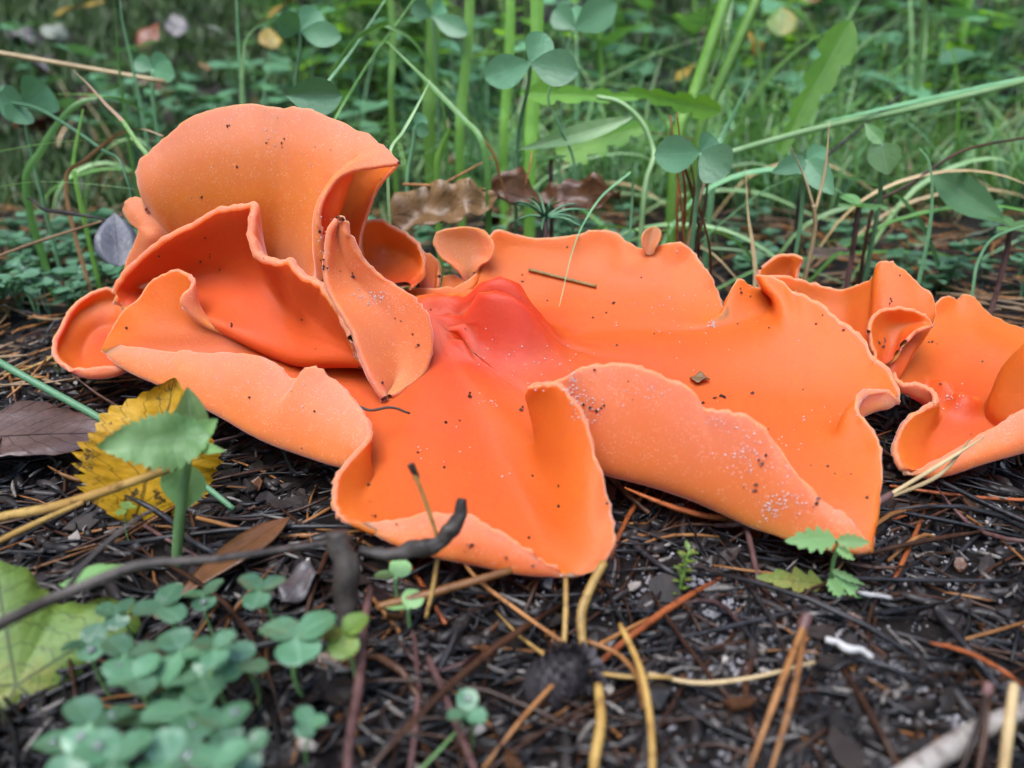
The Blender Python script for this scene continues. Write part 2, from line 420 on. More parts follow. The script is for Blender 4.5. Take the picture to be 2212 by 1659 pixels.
# --- the large open fungus -------------------------------------------------
org1 = at(1150, 900, 11.6); org1[2] = 0.0
big = thing('orange_fungus', 'large sprawling orange cup fungus with a spout-like front lip and wavy rim', 'fungus', org1)
main_spec = [
 # back rim
 (1018, 606, 14.8, 1022, 655, 14.4, 0.0), (1040, 570, 15.2, 1040, 635, 14.7, 0.0), (1066, 508, 15.5, 1062, 600, 15.0), (1120, 516, 15.6, 1105, 600, 15.1),
 (1200, 517, 15.6, 1180, 600, 15.1), (1255, 512, 15.6, 1220, 600, 15.1), (1290, 503, 15.6, 1255, 600, 15.1), (1325, 508, 15.5, 1290, 605, 15.0),
 (1360, 532, 15.3, 1318, 612, 14.9, -.02), (1395, 546, 15.2, 1345, 615, 14.8, -0.1), (1425, 538, 15.2, 1372, 622, 14.7), (1465, 529, 15.1, 1400, 632, 14.6), (1492, 548, 15.0, 1418, 640, 14.5),
 (1510, 572, 14.8, 1430, 650, 14.3), (1528, 600, 14.6, 1442, 664, 14.2), (1542, 632, 14.4, 1452, 680, 14.0), (1552, 665, 14.1, 1468, 696, 13.8), (1563, 690, 13.8, 1490, 712, 13.6, 0), (1567, 652, 14.0, 1520, 712, 13.6),
 (1588, 612, 14.2, 1562, 700, 13.65, .2), (1621, 623, 14.3, 1610, 700, 13.7, .3), (1648, 630, 14.3, 1645, 705, 13.6, .3),
 # right ridge
 (1640, 599, 13.9, 1664, 700, 13.15), (1684, 619, 13.7, 1680, 735, 12.85), (1716, 644, 13.5, 1690, 762, 12.6), (1743, 650, 13.35, 1702, 780, 12.45),
 (1779, 677, 13.1, 1722, 805, 12.25), (1824, 713, 12.75, 1742, 830, 12.0), (1860, 742, 12.5, 1762, 852, 11.8), (1886, 788, 12.15, 1782, 872, 11.55),
 (1901, 793, 12.05, 1792, 880, 11.45), (1922, 822, 11.8, 1804, 892, 11.3), (1940, 864, 11.45, 1822, 908, 11.15), (1904, 846, 11.35, 1815, 925, 10.95, .0),
 (1873, 850, 11.15, 1802, 936, 10.8, -.05), (1851, 877, 10.9, 1790, 950, 10.65, -.05), (1856, 902, 10.7, 1792, 965, 10.5), (1874, 926, 10.5, 1800, 985, 10.35),
 (1891, 964, 10.2, 1812, 1015, 10.05), (1899, 1014, 9.85, 1822, 1055, 9.7), (1897, 1059, 9.55, 1828, 1092, 9.4), (1891, 1113, 9.2, 1838, 1135, 9.1),
 (1884, 1160, 8.95, 1848, 1170, 8.9, .05), (1876, 1192, 8.75, 1858, 1192, 8.75, .05),
 # front right wall
 (1867, 1166, 8.85, 1852, 1197, 8.72, .05), (1848, 1131, 8.95, 1830, 1194, 8.75, .08), (1824, 1105, 9.05, 1806, 1190, 8.8), (1797, 1099, 9.1, 1778, 1184, 8.85), (1747, 1050, 9.3, 1738, 1173, 9.0),
 (1702, 991, 9.55, 1700, 1161, 9.15), (1657, 937, 9.75, 1660, 1144, 9.3), (1612, 907, 9.9, 1620, 1124, 9.45), (1558, 897, 10.0, 1575, 1102, 9.6), (1518, 887, 10.1, 1535, 1088, 9.7),
 (1485, 846, 10.2, 1500, 1075, 9.8), (1444, 829, 10.3, 1460, 1062, 9.9), (1403, 806, 10.4, 1420, 1051, 9.95), (1362, 791, 10.5, 1370, 1041, 10.05), (1306, 789, 10.6, 1322, 1030, 10.15),
 (1260, 798, 10.65, 1285, 1020, 10.25), (1225, 818, 10.7, 1245, 1000, 10.4, .0), (1190, 826, 10.75, 1190, 960, 10.7, -.1),
 # spout, right wall
 (1150, 834, 10.6, 1150, 930, 10.75, -.2), (1178, 832, 10.35, 1155, 955, 10.55, -.1), (1209, 837, 10.2, 1165, 980, 10.3, .05), (1229, 855, 10.1, 1175, 1005, 10.15, .1), (1250, 886, 10.0, 1185, 1030, 9.95, .15), (1270, 937, 9.8, 1196, 1060, 9.7, .15),
 (1285, 992, 9.55, 1196, 1090, 9.45, .18), (1299, 1043, 9.3, 1202, 1122, 9.25, .18), (1312, 1104, 9.05, 1208, 1150, 9.1, .18), (1322, 1155, 8.8, 1210, 1174, 8.95, .18),
 (1317, 1196, 8.62, 1206, 1196, 8.83, .16), (1290, 1231, 8.48, 1200, 1214, 8.72, .13), (1240, 1247, 8.42, 1185, 1228, 8.6, .1),
 # spout, front lip
 (1188, 1222, 8.44, 1180, 1245, 8.42, .03), (1137, 1186, 8.52, 1140, 1241, 8.4, .06), (1086, 1153, 8.62, 1092, 1233, 8.42, .08), (1035, 1127, 8.75, 1042, 1223, 8.47, .08), (984, 1117, 8.82, 992, 1211, 8.5, .08),
 (933, 1117, 8.85, 942, 1200, 8.55, .08), (882, 1130, 8.88, 895, 1188, 8.6, .06), (826, 1142, 8.9, 845, 1174, 8.7, .04), (790, 1142, 8.95, 818, 1150, 8.9, .04), (754, 1126, 9.0, 800, 1120, 9.15, .05),
 # spout, left wall
 (735, 1105, 9.1, 788, 1100, 9.35, .08), (727, 1078, 9.25, 782, 1080, 9.55, .1), (732, 1043, 9.5, 785, 1060, 9.8, .1), (750, 1008, 9.8, 800, 1040, 10.05, .05), (779, 977, 10.1, 815, 1020, 10.25, 0.0), (795, 951, 10.35, 800, 1010, 10.3, .02),
 # left wall
 (789, 916, 10.65, 762, 1018, 10.2), (771, 885, 10.9, 722, 1010, 10.4), (733, 842, 11.2, 672, 990, 10.7), (704, 815, 11.4, 632, 976, 10.9), (684, 797, 11.5, 604, 966, 11.05),
 (662, 800, 11.55, 590, 960, 11.15), (647, 823, 11.6, 572, 953, 11.2), (621, 819, 11.8, 548, 943, 11.35), (600, 800, 11.95, 522, 930, 11.5), (561, 777, 12.2, 490, 910, 11.7),
 (497, 769, 12.6, 440, 880, 12.1), (430, 767, 13.0, 390, 852, 12.5), (400, 758, 13.1, 366, 840, 12.7), (384, 766, 13.15, 352, 833, 12.8), (325, 761, 13.4, 310, 818, 13.05), (258, 753, 13.8, 262, 800, 13.45), (220, 752, 14.0, 236, 775, 13.8, .03),
 # left point and its curled tip
 (226, 737, 14.1, 285, 745, 13.85), (246, 708, 14.2, 330, 738, 13.8), (269, 671, 14.3, 360, 725, 13.85), (296, 653, 14.35, 380, 716, 13.9), (325, 616, 14.4, 405, 708, 13.95), (359, 599, 14.4, 430, 706, 13.95),
 (390, 592, 14.3, 450, 706, 13.9), (412, 603, 14.1, 465, 708, 13.85), (415, 619, 13.95, 474, 712, 13.8), (399, 637, 13.85, 480, 716, 13.8), (396, 657, 13.8, 488, 720, 13.75), (412, 680, 13.85, 500, 724, 13.75),
 # hidden behind the folded lobes
 (520, 720, 14.0, 560, 750, 13.6), (640, 700, 14.1, 660, 740, 13.6), (760, 660, 14.3, 800, 700, 13.8), (880, 640, 14.6, 900, 680, 14.1), (970, 630, 14.7, 980, 670, 14.2),
]
G = meridian_disc((938, 724, 13.45), main_spec, sag=0.15)
def floor_pt(u, v, y): return at(u, v, y)
G = bump_grid(G, at(1085, 690, 13.35), 1.1, 0.80, 0.42, -0.42)
G = bump_grid(G, at(925, 668, 13.8), 0.55, 0.55, 0.45)
G = bump_grid(G, at(1010, 718, 13.05), 0.20, 0.30, 0.16, 0.2)
hubp = at(1085, 690, 13.35); hw = np.exp(-((G[..., 0] - hubp[0]) / 1.0) ** 2 - ((G[..., 1] - hubp[1]) / 0.55) ** 2)
G[..., 2] += hw * (0.34 * hash_noise(G[..., 0], G[..., 1] * 1.3, 0.40) + 0.20 * hash_noise(G[..., 0] + 3, G[..., 1] * 1.5, 0.22) - 0.25 * np.exp(-(((G[..., 1] - hubp[1]) + 0.25 * (G[..., 0] - hubp[0]) + 0.08) / 0.07) ** 2))
G[..., 2] += hw * 0.10 * np.sin(G[..., 0] * 7.5 + 2.2 * hash_noise(G[..., 0], G[..., 1], .6)) * np.cos(G[..., 1] * 9 + 1.5 * hash_noise(G[..., 0] + 4, G[..., 1], .5))
# low waves and creases of the flesh
G[..., 2] += 0.05 * hash_noise(G[..., 0], G[..., 1], 1.1) + 0.02 * hash_noise(G[..., 0], G[..., 1], 0.45)
# the split margin of the right ridge is a thick pale roll
lip = np.ones(G.shape[0]); i0, i1 = 22 * 4, 37 * 4; lip[i0:i1] = 1.0 + 0.9 * np.sin(np.linspace(0, math.pi, i1 - i0)) ** 0.5
sheet('cup', G, big, org1, closed=True, rim=(0, 0, 0, 1), flip=True, pole=True, lips=lip)

# small curled tongues of its back rim
cols = [[(1006, 622, 14.85), (998, 594, 14.82), (978, 573, 14.82), (952, 553, 14.86), (936, 524, 15.0)],
        [(1010, 618, 14.9), (1006, 586, 14.95), (986, 562, 15.0), (962, 530, 15.06), (945, 504, 15.08)],
        [(1015, 614, 14.93), (1016, 580, 15.0), (1010, 550, 15.1), (998, 520, 15.16), (980, 494, 15.12)],
        [(1020, 610, 14.95), (1027, 576, 14.98), (1038, 552, 15.08), (1036, 520, 15.14), (1020, 492, 15.14)],
        [(1024, 606, 15.0), (1036, 574, 14.92), (1058, 558, 14.92), (1066, 530, 14.98), (1048, 500, 15.14)]]
sheet('lobe', loft(cols), big, org1, rim=(1, 1, 0, 1), flip=False, thick=0.05, scurf_shade=0.85, ragged=0.004)
cols = [[(1393, 549, 15.08), (1389, 532, 15.04), (1387, 513, 15.06), (1393, 499, 15.14), (1403, 492, 15.22)],
        [(1402, 551, 15.09), (1401, 534, 15.14), (1405, 514, 15.2), (1409, 499, 15.24), (1412, 491, 15.26)],
        [(1410, 549, 15.08), (1417, 533, 15.06), (1425, 516, 15.08), (1427, 501, 15.14), (1421, 492, 15.22)]]
sheet('lobe', loft(cols), big, org1, rim=(1, 1, 0, 1), flip=False, thick=0.03, scurf_shade=0.9, ragged=0.003)

# --- the folded, upright fungus on the left -----------------------------------
org2 = at(560, 800, 14.2); org2[2] = 0.0
fold = thing('orange_fungus', 'tall orange cup fungus folded into an upright hood with a leaf-shaped flap', 'fungus', org2)
def vcol(bot, top, ym, n=5):
    "an upright strip from bottom to top that bellies to depth ym half-way"
    out = []
    for k in range(n):
        t = k / (n - 1)
        y = bot[2] * (1 - t) + top[2] * t + (ym - (bot[2] + top[2]) / 2) * 4 * t * (1 - t)
        out.append((bot[0] * (1 - t) + top[0] * t, bot[1] * (1 - t) + top[1] * t, y))
    return out
hood = [vcol((362, 520, 15.75), (318, 452, 15.30), 15.50), vcol((372, 530, 15.70), (300, 415, 15.35), 15.40), vcol((385, 545, 15.65), (293, 380, 15.40), 15.25), vcol((398, 555, 15.63), (298, 352, 15.40), 15.15), vcol((415, 565, 15.60), (325, 330, 15.35), 15.10), vcol((428, 570, 15.55), (342, 314, 15.35), 15.05),
        vcol((448, 580, 15.50), (366, 296, 15.30), 15.00), vcol((478, 592, 15.40), (400, 270, 15.25), 14.90), vcol((520, 605, 15.35), (460, 245, 15.20), 14.80),
        vcol((560, 615, 15.25), (540, 233, 15.15), 14.70), vcol((595, 620, 15.15), (604, 240, 15.05), 14.65), vcol((615, 622, 14.93), (640, 239, 14.97), 14.52), vcol((636, 624, 14.60), (690, 250, 14.84), 14.30),
        vcol((655, 624, 14.29), (737, 268, 14.66), 14.04), vcol((675, 620, 13.93), (788, 293, 14.43), 13.78),
        [(692, 612, 13.6), (680, 530, 13.55), (690, 440, 13.6), (750, 360, 13.85), (828, 322, 14.15)],
        [(708, 592, 13.4), (694, 520, 13.35), (692, 445, 13.45), (742, 376, 13.75), (858, 352, 13.95)]]
# long last edge gets its own extra control
sheet('hood', loft(hood, 5, 9), fold, org2, rim=(1, 1, 0, 1), flip=False, thick=0.085)
hb = [[(676, 612, 14.1), (672, 530, 14.5), (676, 450, 14.9), (735, 372, 15.2), (830, 336, 15.2)],
      [(705, 608, 14.25), (706, 525, 14.65), (722, 452, 15.0), (778, 388, 15.15), (844, 346, 15.1)],
      [(742, 598, 14.3), (746, 520, 14.6), (764, 456, 14.9), (802, 398, 15.0), (852, 351, 14.95)],
      [(776, 578, 14.2), (779, 512, 14.4), (795, 458, 14.6), (816, 405, 14.75), (859, 355, 14.8)]]
sheet('hood_back', loft(hb, 6, 7), fold, org2, rim=(0, 1, 0, 1), flip=True, thick=0.06, scurf_shade=1.0)

# deep inner sheet with the thick pale rim
def crow(rim, mid, bot, belly=0.6):
    b2 = (bot[0] + 10, bot[1] + 6, bot[2] + 0.55)
    q = tuple((mid[i] + bot[i]) / 2 for i in range(3)); q = (q[0], q[1], q[2] + belly * 0.6)
    return [b2, bot, q, (mid[0], mid[1], mid[2] + belly), rim]
inner = [crow((262, 664, 14.75), (272, 668, 14.75), (285, 676, 14.7), 0), crow((249, 640, 14.85), (290, 655, 14.8), (340, 668, 14.55), .1), crow((262, 608, 14.9), (330, 640, 14.75), (405, 672, 14.2)),
         crow((308, 559, 14.85), (400, 610, 14.6), (454, 694, 13.85)), crow((368, 512, 14.7), (450, 590, 14.5), (497, 716, 13.65)), crow((424, 482, 14.5), (490, 590, 14.35), (530, 733, 13.5)),
         crow((475, 453, 14.3), (520, 590, 14.2), (561, 750, 13.35)), crow((518, 444, 14.1), (545, 590, 14.05), (590, 760, 13.2)), crow((550, 444, 13.95), (565, 590, 13.95), (610, 768, 13.1)),
         crow((546, 480, 13.75), (585, 610, 13.8), (622, 773, 13.0)), crow((544, 515, 13.6), (600, 630, 13.6), (635, 776, 12.9)), crow((560, 552, 13.45), (612, 645, 13.4), (648, 779, 12.85)), crow((595, 568, 13.3), (630, 660, 13.2), (662, 780, 12.75)),
         crow((624, 573, 13.15), (650, 672, 13.0), (684, 780, 12.65), .2), crow((655, 602, 13.0), (675, 690, 12.9), (706, 780, 12.6), .2), crow((690, 615, 12.85), (705, 700, 12.75), (735, 779, 12.5), .15),
         crow((711, 641, 12.7), (725, 715, 12.6), (755, 778, 12.45), .1), crow((737, 679, 12.5), (748, 735, 12.5), (770, 780, 12.35), .08), crow((763, 727, 12.3), (770, 757, 12.3), (782, 782, 12.25), .04)]
sheet('inner_cup', soften(loft(inner, 5, 7), 90), fold, org2, rim=(1, 1, 0, 1), flip=True, thick=0.15, scurf_shade=0.2)  # low value paints the cup's cavity shade as redder flesh
# the leaf-shaped flap leaning on the floor
L = [(728, 476, 13.0), (714, 500, 12.95), (708, 545, 12.88), (706, 590, 12.8), (716, 636, 12.65), (742, 679, 12.45), (768, 727, 12.28), (784, 774, 12.12), (802, 815, 11.98), (828, 860, 11.85)]
R = [(740, 474, 13.0), (750, 505, 12.95), (768, 540, 12.95), (800, 581, 12.95), (842, 612, 12.95), (884, 641, 12.9), (912, 676, 12.85), (929, 735, 12.7), (908, 812, 12.35), (838, 862, 11.9)]
flap = []
for a, b in zip(L, R):
    row = []
    for k in range(5):
        t = k / 4; w = 4 * t * (1 - t)
        row.append(tuple(np.array(a) * (1 - t) + np.array(b) * t + np.array([0, 0, 0.16 * w * math.sin(math.pi * min(1, t + .1))])))
    flap.append(row)
sheet('flap', loft(flap, 5, 6), fold, org2, rim=(1, 1, 1, 1), flip=False, thick=0.115, scurf_shade=0.78)
# small tongue behind the hood's left foot
cols = [[(268, 446, 15.35), (276, 466, 15.3), (290, 487, 15.25), (303, 496, 15.2), (292, 534, 15.2), (278, 562, 15.2), (270, 600, 15.2)],
        [(284, 432, 15.45), (298, 462, 15.3), (318, 490, 15.2), (326, 510, 15.1), (318, 545, 15.15), (310, 580, 15.15), (300, 620, 15.1)],
        [(312, 432, 15.5), (328, 458, 15.4), (350, 488, 15.3), (356, 520, 15.25), (350, 560, 15.2), (345, 590, 15.2), (340, 630, 15.1)],
        [(330, 448, 15.55), (352, 470, 15.5), (380, 498, 15.4), (390, 535, 15.35), (390, 575, 15.3), (388, 600, 15.3), (385, 640, 15.2)]]
sheet('lobe', loft([list(c) for c in zip(*cols)], 5, 6), fold, org2, rim=(1, 0, 1, 0), flip=False, thick=0.085, scurf_shade=0.9)
# far left cup
C2 = (225, 728, 15.15)
lc = [(250, 627, 15.7, 245, 680, 15.55), (209, 632, 15.6, 220, 682, 15.5), (184, 645, 15.45, 200, 690, 15.4), (158, 667, 15.2, 180, 705, 15.2), (141, 697, 14.85, 166, 725, 14.95), (121, 739, 14.35, 150, 755, 14.6),
      (123, 770, 14.0, 152, 778, 14.35, .04), (146, 793, 13.8, 166, 800, 14.05, .04), (184, 798, 13.7, 188, 814, 13.75, .04), (228, 797, 13.65, 232, 813, 13.7, .04), (262, 792, 13.65, 264, 804, 13.7, .04), (305, 772, 13.9, 295, 785, 14.1),
      (320, 730, 14.6, 300, 740, 14.7), (310, 690, 15.1, 290, 705, 15.1), (285, 650, 15.5, 270, 688, 15.4)]
sheet('side_cup', meridian_disc(C2, lc, 5, 6, 0.12, 0.12), fold, org2, closed=True, rim=(0, 0, 0, 1), flip=False, pole=True, thick=0.085)
# small cup between hood and the large fungus
cols = [[(800, 625, 14.2), (790, 590, 14.7), (782, 540, 15.0), (779, 498, 15.0)], [(815, 622, 14.2), (808, 590, 14.9), (800, 540, 15.2), (793, 481, 15.1)], [(840, 618, 14.2), (836, 590, 14.95), (828, 540, 15.35), (824, 478, 15.2)],
        [(858, 616, 14.2), (860, 590, 14.9), (856, 545, 15.3), (854, 495, 15.2)], [(872, 614, 14.2), (880, 590, 14.8), (884, 555, 15.15), (884, 512, 15.1)], [(880, 614, 14.2), (896, 592, 14.6), (904, 568, 14.9), (908, 538, 14.9)],
        [(884, 616, 14.15), (900, 600, 14.4), (910, 585, 14.6), (916, 566, 14.7)], [(886, 622, 14.1), (900, 612, 14.25), (908, 605, 14.4), (914, 598, 14.5)]]
sheet('lobe', loft(cols, 4, 6), fold, org2, rim=(1, 1, 0, 1), flip=True, thick=0.085)
cols = [[(905, 630, 14.8), (908, 590, 15.0), (912, 548, 15.2)], [(920, 630, 14.8), (924, 595, 15.0), (928, 552, 15.2)], [(935, 632, 14.8), (940, 602, 15.0), (947, 572, 15.1)], [(940, 640, 14.7), (946, 622, 14.8), (950, 597, 14.9)]]
sheet('lobe', loft(cols, 4, 6), fold, org2, rim=(0, 1, 0, 1), flip=True, thick=0.075)
cols = [[(945, 650, 14.5), (952, 625, 14.8), (957, 600, 14.95)], [(965, 655, 14.5), (968, 630, 14.8), (974, 597, 15.0)], [(985, 655, 14.5), (990, 630, 14.75), (995, 603, 14.9)], [(1005, 655, 14.4), (1010, 640, 14.6), (1014, 619, 14.75)]]
sheet('lobe', loft(cols, 4, 6), fold, org2, rim=(0, 1, 0, 1), flip=True, thick=0.075)

# --- saddle-shaped fungus behind the right ridge -------------------------------
org3 = at(1860, 800, 13.6); org3[2] = 0.0
sad = thing('orange_fungus', 'saddle-shaped orange cup fungus between two larger orange fungi', 'fungus', org3)
cols = [vcol((1650, 690, 14.4), (1642, 600, 14.75), 14.7), vcol((1690, 700, 14.3), (1690, 600, 14.8), 14.65), vcol((1740, 720, 14.1), (1743, 614, 14.75), 14.55), vcol((1785, 745, 13.8), (1786, 626, 14.6), 14.3),
        vcol((1825, 775, 13.4), (1833, 631, 14.4), 14.0), vcol((1850, 795, 13.1), (1864, 621, 14.25), 13.75), vcol((1868, 808, 12.9), (1889, 602, 14.15), 13.6), vcol((1880, 818, 12.8), (1896, 574, 14.15), 13.5), vcol((1892, 826, 12.7), (1915, 569, 14.1), 13.4),
        vcol((1905, 832, 12.65), (1942, 583, 13.95), 13.3), vcol((1918, 836, 12.6), (1976, 614, 13.75), 13.15), vcol((1926, 836, 12.6), (2003, 641, 13.55), 13.1), vcol((1932, 830, 12.65), (2015, 670, 13.4), 13.05), vcol((1936, 815, 12.75), (2010, 705, 13.3), 13.05)]
sheet('cup', loft(cols, 5, 7), sad, org3, rim=(1, 1, 0, 1), flip=True, thick=0.085)
cols = [[(1640, 640, 14.5), (1642, 615, 14.7), (1641, 598, 14.75), (1640, 584, 14.8)], [(1660, 640, 14.6), (1662, 612, 14.95), (1662, 590, 15.0), (1659, 569, 15.0)], [(1680, 640, 14.65), (1684, 610, 15.05), (1684, 582, 15.15), (1681, 555, 15.1)],
        [(1700, 640, 14.65), (1706, 612, 15.05), (1707, 582, 15.15), (1708, 552, 15.1)], [(1718, 640, 14.6), (1720, 612, 14.9), (1722, 586, 15.0), (1734, 561, 15.0)]]
sheet('lobe', loft(cols, 4, 6), sad, org3, rim=(1, 1, 0, 1), flip=True, thick=0.075)
cols = [[(1892, 790, 12.6), (1890, 765, 12.75), (1882, 740, 12.9), (1877, 716, 13.0)], [(1905, 790, 12.65), (1904, 755, 12.95), (1895, 720, 13.15), (1883, 692, 13.15)], [(1920, 785, 12.7), (1922, 748, 13.05), (1915, 708, 13.25), (1900, 675, 13.2)],
        [(1932, 775, 12.75), (1940, 738, 13.05), (1938, 702, 13.25), (1926, 668, 13.2)], [(1940, 760, 12.8), (1955, 725, 13.0), (1962, 700, 13.2), (1962, 670, 13.15)], [(1946, 748, 12.85), (1972, 716, 12.95), (1986, 700, 13.1), (1992, 680, 13.1)], [(1955, 738, 12.85), (1985, 712, 12.9), (2000, 708, 12.95), (2012, 703, 13.05)]]
sheet('inner_cup', loft(cols, 5, 6), sad, org3, rim=(1, 1, 0, 1), flip=True, thick=0.07)

# --- open fungus at the right -----------------------------------------------------
org4 = at(2090, 900, 12.3); org4[2] = 0.0
rt = thing('orange_fungus', 'flat open orange cup fungus with a knobbly centre beside a pale needle pair', 'fungus', org4)
rs = [(1985, 702, 14.5, 2000, 760, 13.9), (2044, 643, 15.1, 2035, 735, 14.2), (2066, 650, 15.1, 2058, 735, 14.2), (2090, 641, 15.1, 2085, 735, 14.2), (2110, 652, 15.0, 2105, 738, 14.15), (2134, 677, 14.8, 2125, 745, 14.1), (2165, 699, 14.65, 2150, 752, 14.0),
      (2212, 715, 14.5, 2180, 765, 13.85), (2290, 730, 14.2, 2220, 790, 13.5), (2330, 720, 13.6, 2200, 815, 13.0, -.1), (2300, 715, 12.9, 2165, 835, 12.7, -.15), (2255, 722, 12.4, 2140, 858, 12.4, -.15), (2235, 738, 12.1, 2132, 880, 12.15, -.12), (2275, 770, 11.8, 2150, 900, 11.95, .0),
      (2320, 830, 11.6, 2200, 930, 11.6, .1), (2300, 870, 11.5, 2270, 960, 11.3), (2212, 893, 11.45, 2214, 972, 11.2), (2165, 924, 11.35, 2167, 986, 11.1), (2120, 946, 11.25, 2122, 997, 11.0), (2085, 966, 11.15, 2088, 1010, 10.95), (2053, 983, 11.05, 2054, 1022, 10.9),
      (2003, 1009, 10.9, 2002, 1032, 10.85, .03), (1962, 1018, 10.95, 1985, 1022, 11.0, .03), (1942, 991, 11.1, 1975, 995, 11.25, .05), (1935, 964, 11.3, 1972, 970, 11.45), (1941, 933, 11.55, 1978, 945, 11.65), (1964, 906, 11.75, 1992, 925, 11.85, .0),
      (1999, 884, 11.95, 2012, 908, 12.0, -.02), (2020, 876, 12.0, 2024, 898, 12.1, -.03), (2016, 848, 12.2, 2022, 888, 12.2, .0), (1985, 837, 12.35, 2005, 872, 12.35, .03), (1940, 835, 12.45, 1975, 862, 12.5, .05), (1925, 805, 12.8, 1965, 835, 12.8, .05), (1938, 765, 13.3, 1970, 805, 13.2, .05), (1955, 735, 13.9, 1985, 780, 13.5, .05)]
G = meridian_disc((2075, 880, 12.5), rs, 5, 7, 0.12, 0.5)
G = bump_grid(G, at(2085, 885, 12.4), 0.35, 0.22, 0.16, 0.3)
G = bump_grid(G, at(2040, 840, 12.8), 0.25, 0.15, 0.3, 0.3)
G = bump_grid(G, at(2088, 880, 12.45), -0.22, 0.09, 0.08, 0.3)
G[..., 2] += 0.05 * hash_noise(G[..., 0], G[..., 1], 0.6) * np.exp(-((G[..., 0] - at(2075, 880, 12.5)[0]) ** 2 + (G[..., 1] - 12.5) ** 2) / 0.8)
sheet('cup', G, rt, org4, closed=True, rim=(0, 0, 0, 1), flip=True, pole=True, thick=0.09)
# ------------------------------------------------------------------ plant and litter materials
def leaf_material(name, c0, c1, vein, transl=0.35, rough=0.4, tcol=None, veins=7.0, wet=0.5):
    t = NT(name)
    uv = t.node('ShaderNodeUVMap'); sep = t.node('ShaderNodeSeparateXYZ'); t.link(uv.outputs[0], sep.inputs[0])
    ab = t.node('ShaderNodeMath', operation='ABSOLUTE'); t.link(sep.outputs[0], ab.inputs[0])
    m1 = t.node('ShaderNodeMath', operation='MULTIPLY'); m1.inputs[1].default_value = veins; t.link(sep.outputs[1], m1.inputs[0])
    m2 = t.node('ShaderNodeMath', operation='MULTIPLY_ADD'); m2.inputs[1].default_value = -1.9; t.link(ab.outputs[0], m2.inputs[0]); t.link(m1.outputs[0], m2.inputs[2])
    fr = t.node('ShaderNodeMath', operation='PINGPONG'); fr.inputs[1].default_value = 0.5; t.link(m2.outputs[0], fr.inputs[0])
    side = t.ramp(fr.outputs[0], [(0.0, (0.55, 0.55, 0.55)), (0.07, (0, 0, 0))])
    mid = t.ramp(ab.outputs[0], [(0.02, (1, 1, 1)), (0.07, (0, 0, 0))])
    vm = t.mix(side, mid, 1.0, 'LIGHTEN')
    v = t.coord(100); n = t.noise(v, 1.3, 4, 0.6); n2 = t.noise(v, 12, 3, 0.6)
    c = t.ramp(n, [(0.3, c0), (0.7, c1)])
    oi = t.node('ShaderNodeObjectInfo')
    hs = t.node('ShaderNodeHueSaturation')
    mr = t.node('ShaderNodeMapRange'); mr.inputs[3].default_value = 0.62; mr.inputs[4].default_value = 1.35
    t.link(oi.outputs['Random'], mr.inputs[0]); t.link(mr.outputs[0], hs.inputs['Value'])
    t.link(t.mix(c, vein, vm), hs.inputs['Color'])
    t.color(hs.outputs[0]); t.set(Roughness=rough)
    t.b.inputs['Specular IOR Level'].default_value = wet
    b = t.bump(n2, 0.25, 0.0006)
    tr = t.node('ShaderNodeBsdfTranslucent')
    if tcol: tr.inputs[0].default_value = (*tcol, 1)
    else: t.link(hs.outputs[0], tr.inputs[0])
    mx = t.node('ShaderNodeMixShader'); mx.inputs[0].default_value = transl
    t.link(t.b.outputs[0], mx.inputs[1]); t.link(tr.outputs[0], mx.inputs[2]); t.link(mx.outputs[0], t.out.inputs[0])
    return t.m
M_CLOVER = leaf_material('clover_leaf', (0.065, 0.18, 0.085), (0.11, 0.25, 0.13), (0.11, 0.24, 0.13), 0.25, 0.45, (0.10, 0.26, 0.06), 9)
M_TREF = leaf_material('trefoil_leaf', (0.045, 0.13, 0.06), (0.11, 0.215, 0.13), (0.14, 0.25, 0.15), 0.22, 0.3, (0.10, 0.28, 0.06), 5, 0.6)
M_GRASS = leaf_material('grass_blade', (0.07, 0.21, 0.035), (0.14, 0.33, 0.07), (0.16, 0.28, 0.09), 0.35, 0.4, (0.16, 0.36, 0.05), 0)
M_GRASSB = leaf_material('blue_grass_blade', (0.10, 0.25, 0.11), (0.18, 0.36, 0.18), (0.2, 0.32, 0.2), 0.3, 0.35, (0.14, 0.32, 0.09), 0)
M_PALE = leaf_material('pale_stalk', (0.15, 0.28, 0.10), (0.26, 0.39, 0.18), (0.35, 0.45, 0.26), 0.3, 0.35, (0.2, 0.4, 0.1), 0)
M_STALK = leaf_material('green_stalk', (0.10, 0.25, 0.03), (0.18, 0.36, 0.06), (0.19, 0.33, 0.09), 0.2, 0.4, (0.2, 0.42, 0.05), 0)
M_DAND = leaf_material('bright_weed_leaf', (0.08, 0.23, 0.02), (0.15, 0.33, 0.035), (0.2, 0.33, 0.1), 0.45, 0.45, (0.25, 0.5, 0.04), 6)
M_HERB = leaf_material('herb_leaf', (0.06, 0.16, 0.045), (0.12, 0.24, 0.08), (0.15, 0.27, 0.11), 0.3, 0.45, (0.14, 0.34, 0.05), 7)
M_SEED = leaf_material('seedling_leaf', (0.17, 0.34, 0.11), (0.25, 0.44, 0.17), (0.24, 0.4, 0.18), 0.3, 0.5, (0.2, 0.42, 0.1), 6)
M_STRAW = leaf_material('dry_straw', (0.30, 0.20, 0.09), (0.48, 0.36, 0.19), (0.5, 0.4, 0.24), 0.1, 0.45, (0.4, 0.25, 0.1), 0)
M_DRYBR = leaf_material('brown_dry_grass', (0.13, 0.065, 0.028), (0.25, 0.14, 0.06), (0.3, 0.19, 0.1), 0.1, 0.45, (0.3, 0.14, 0.05), 0)

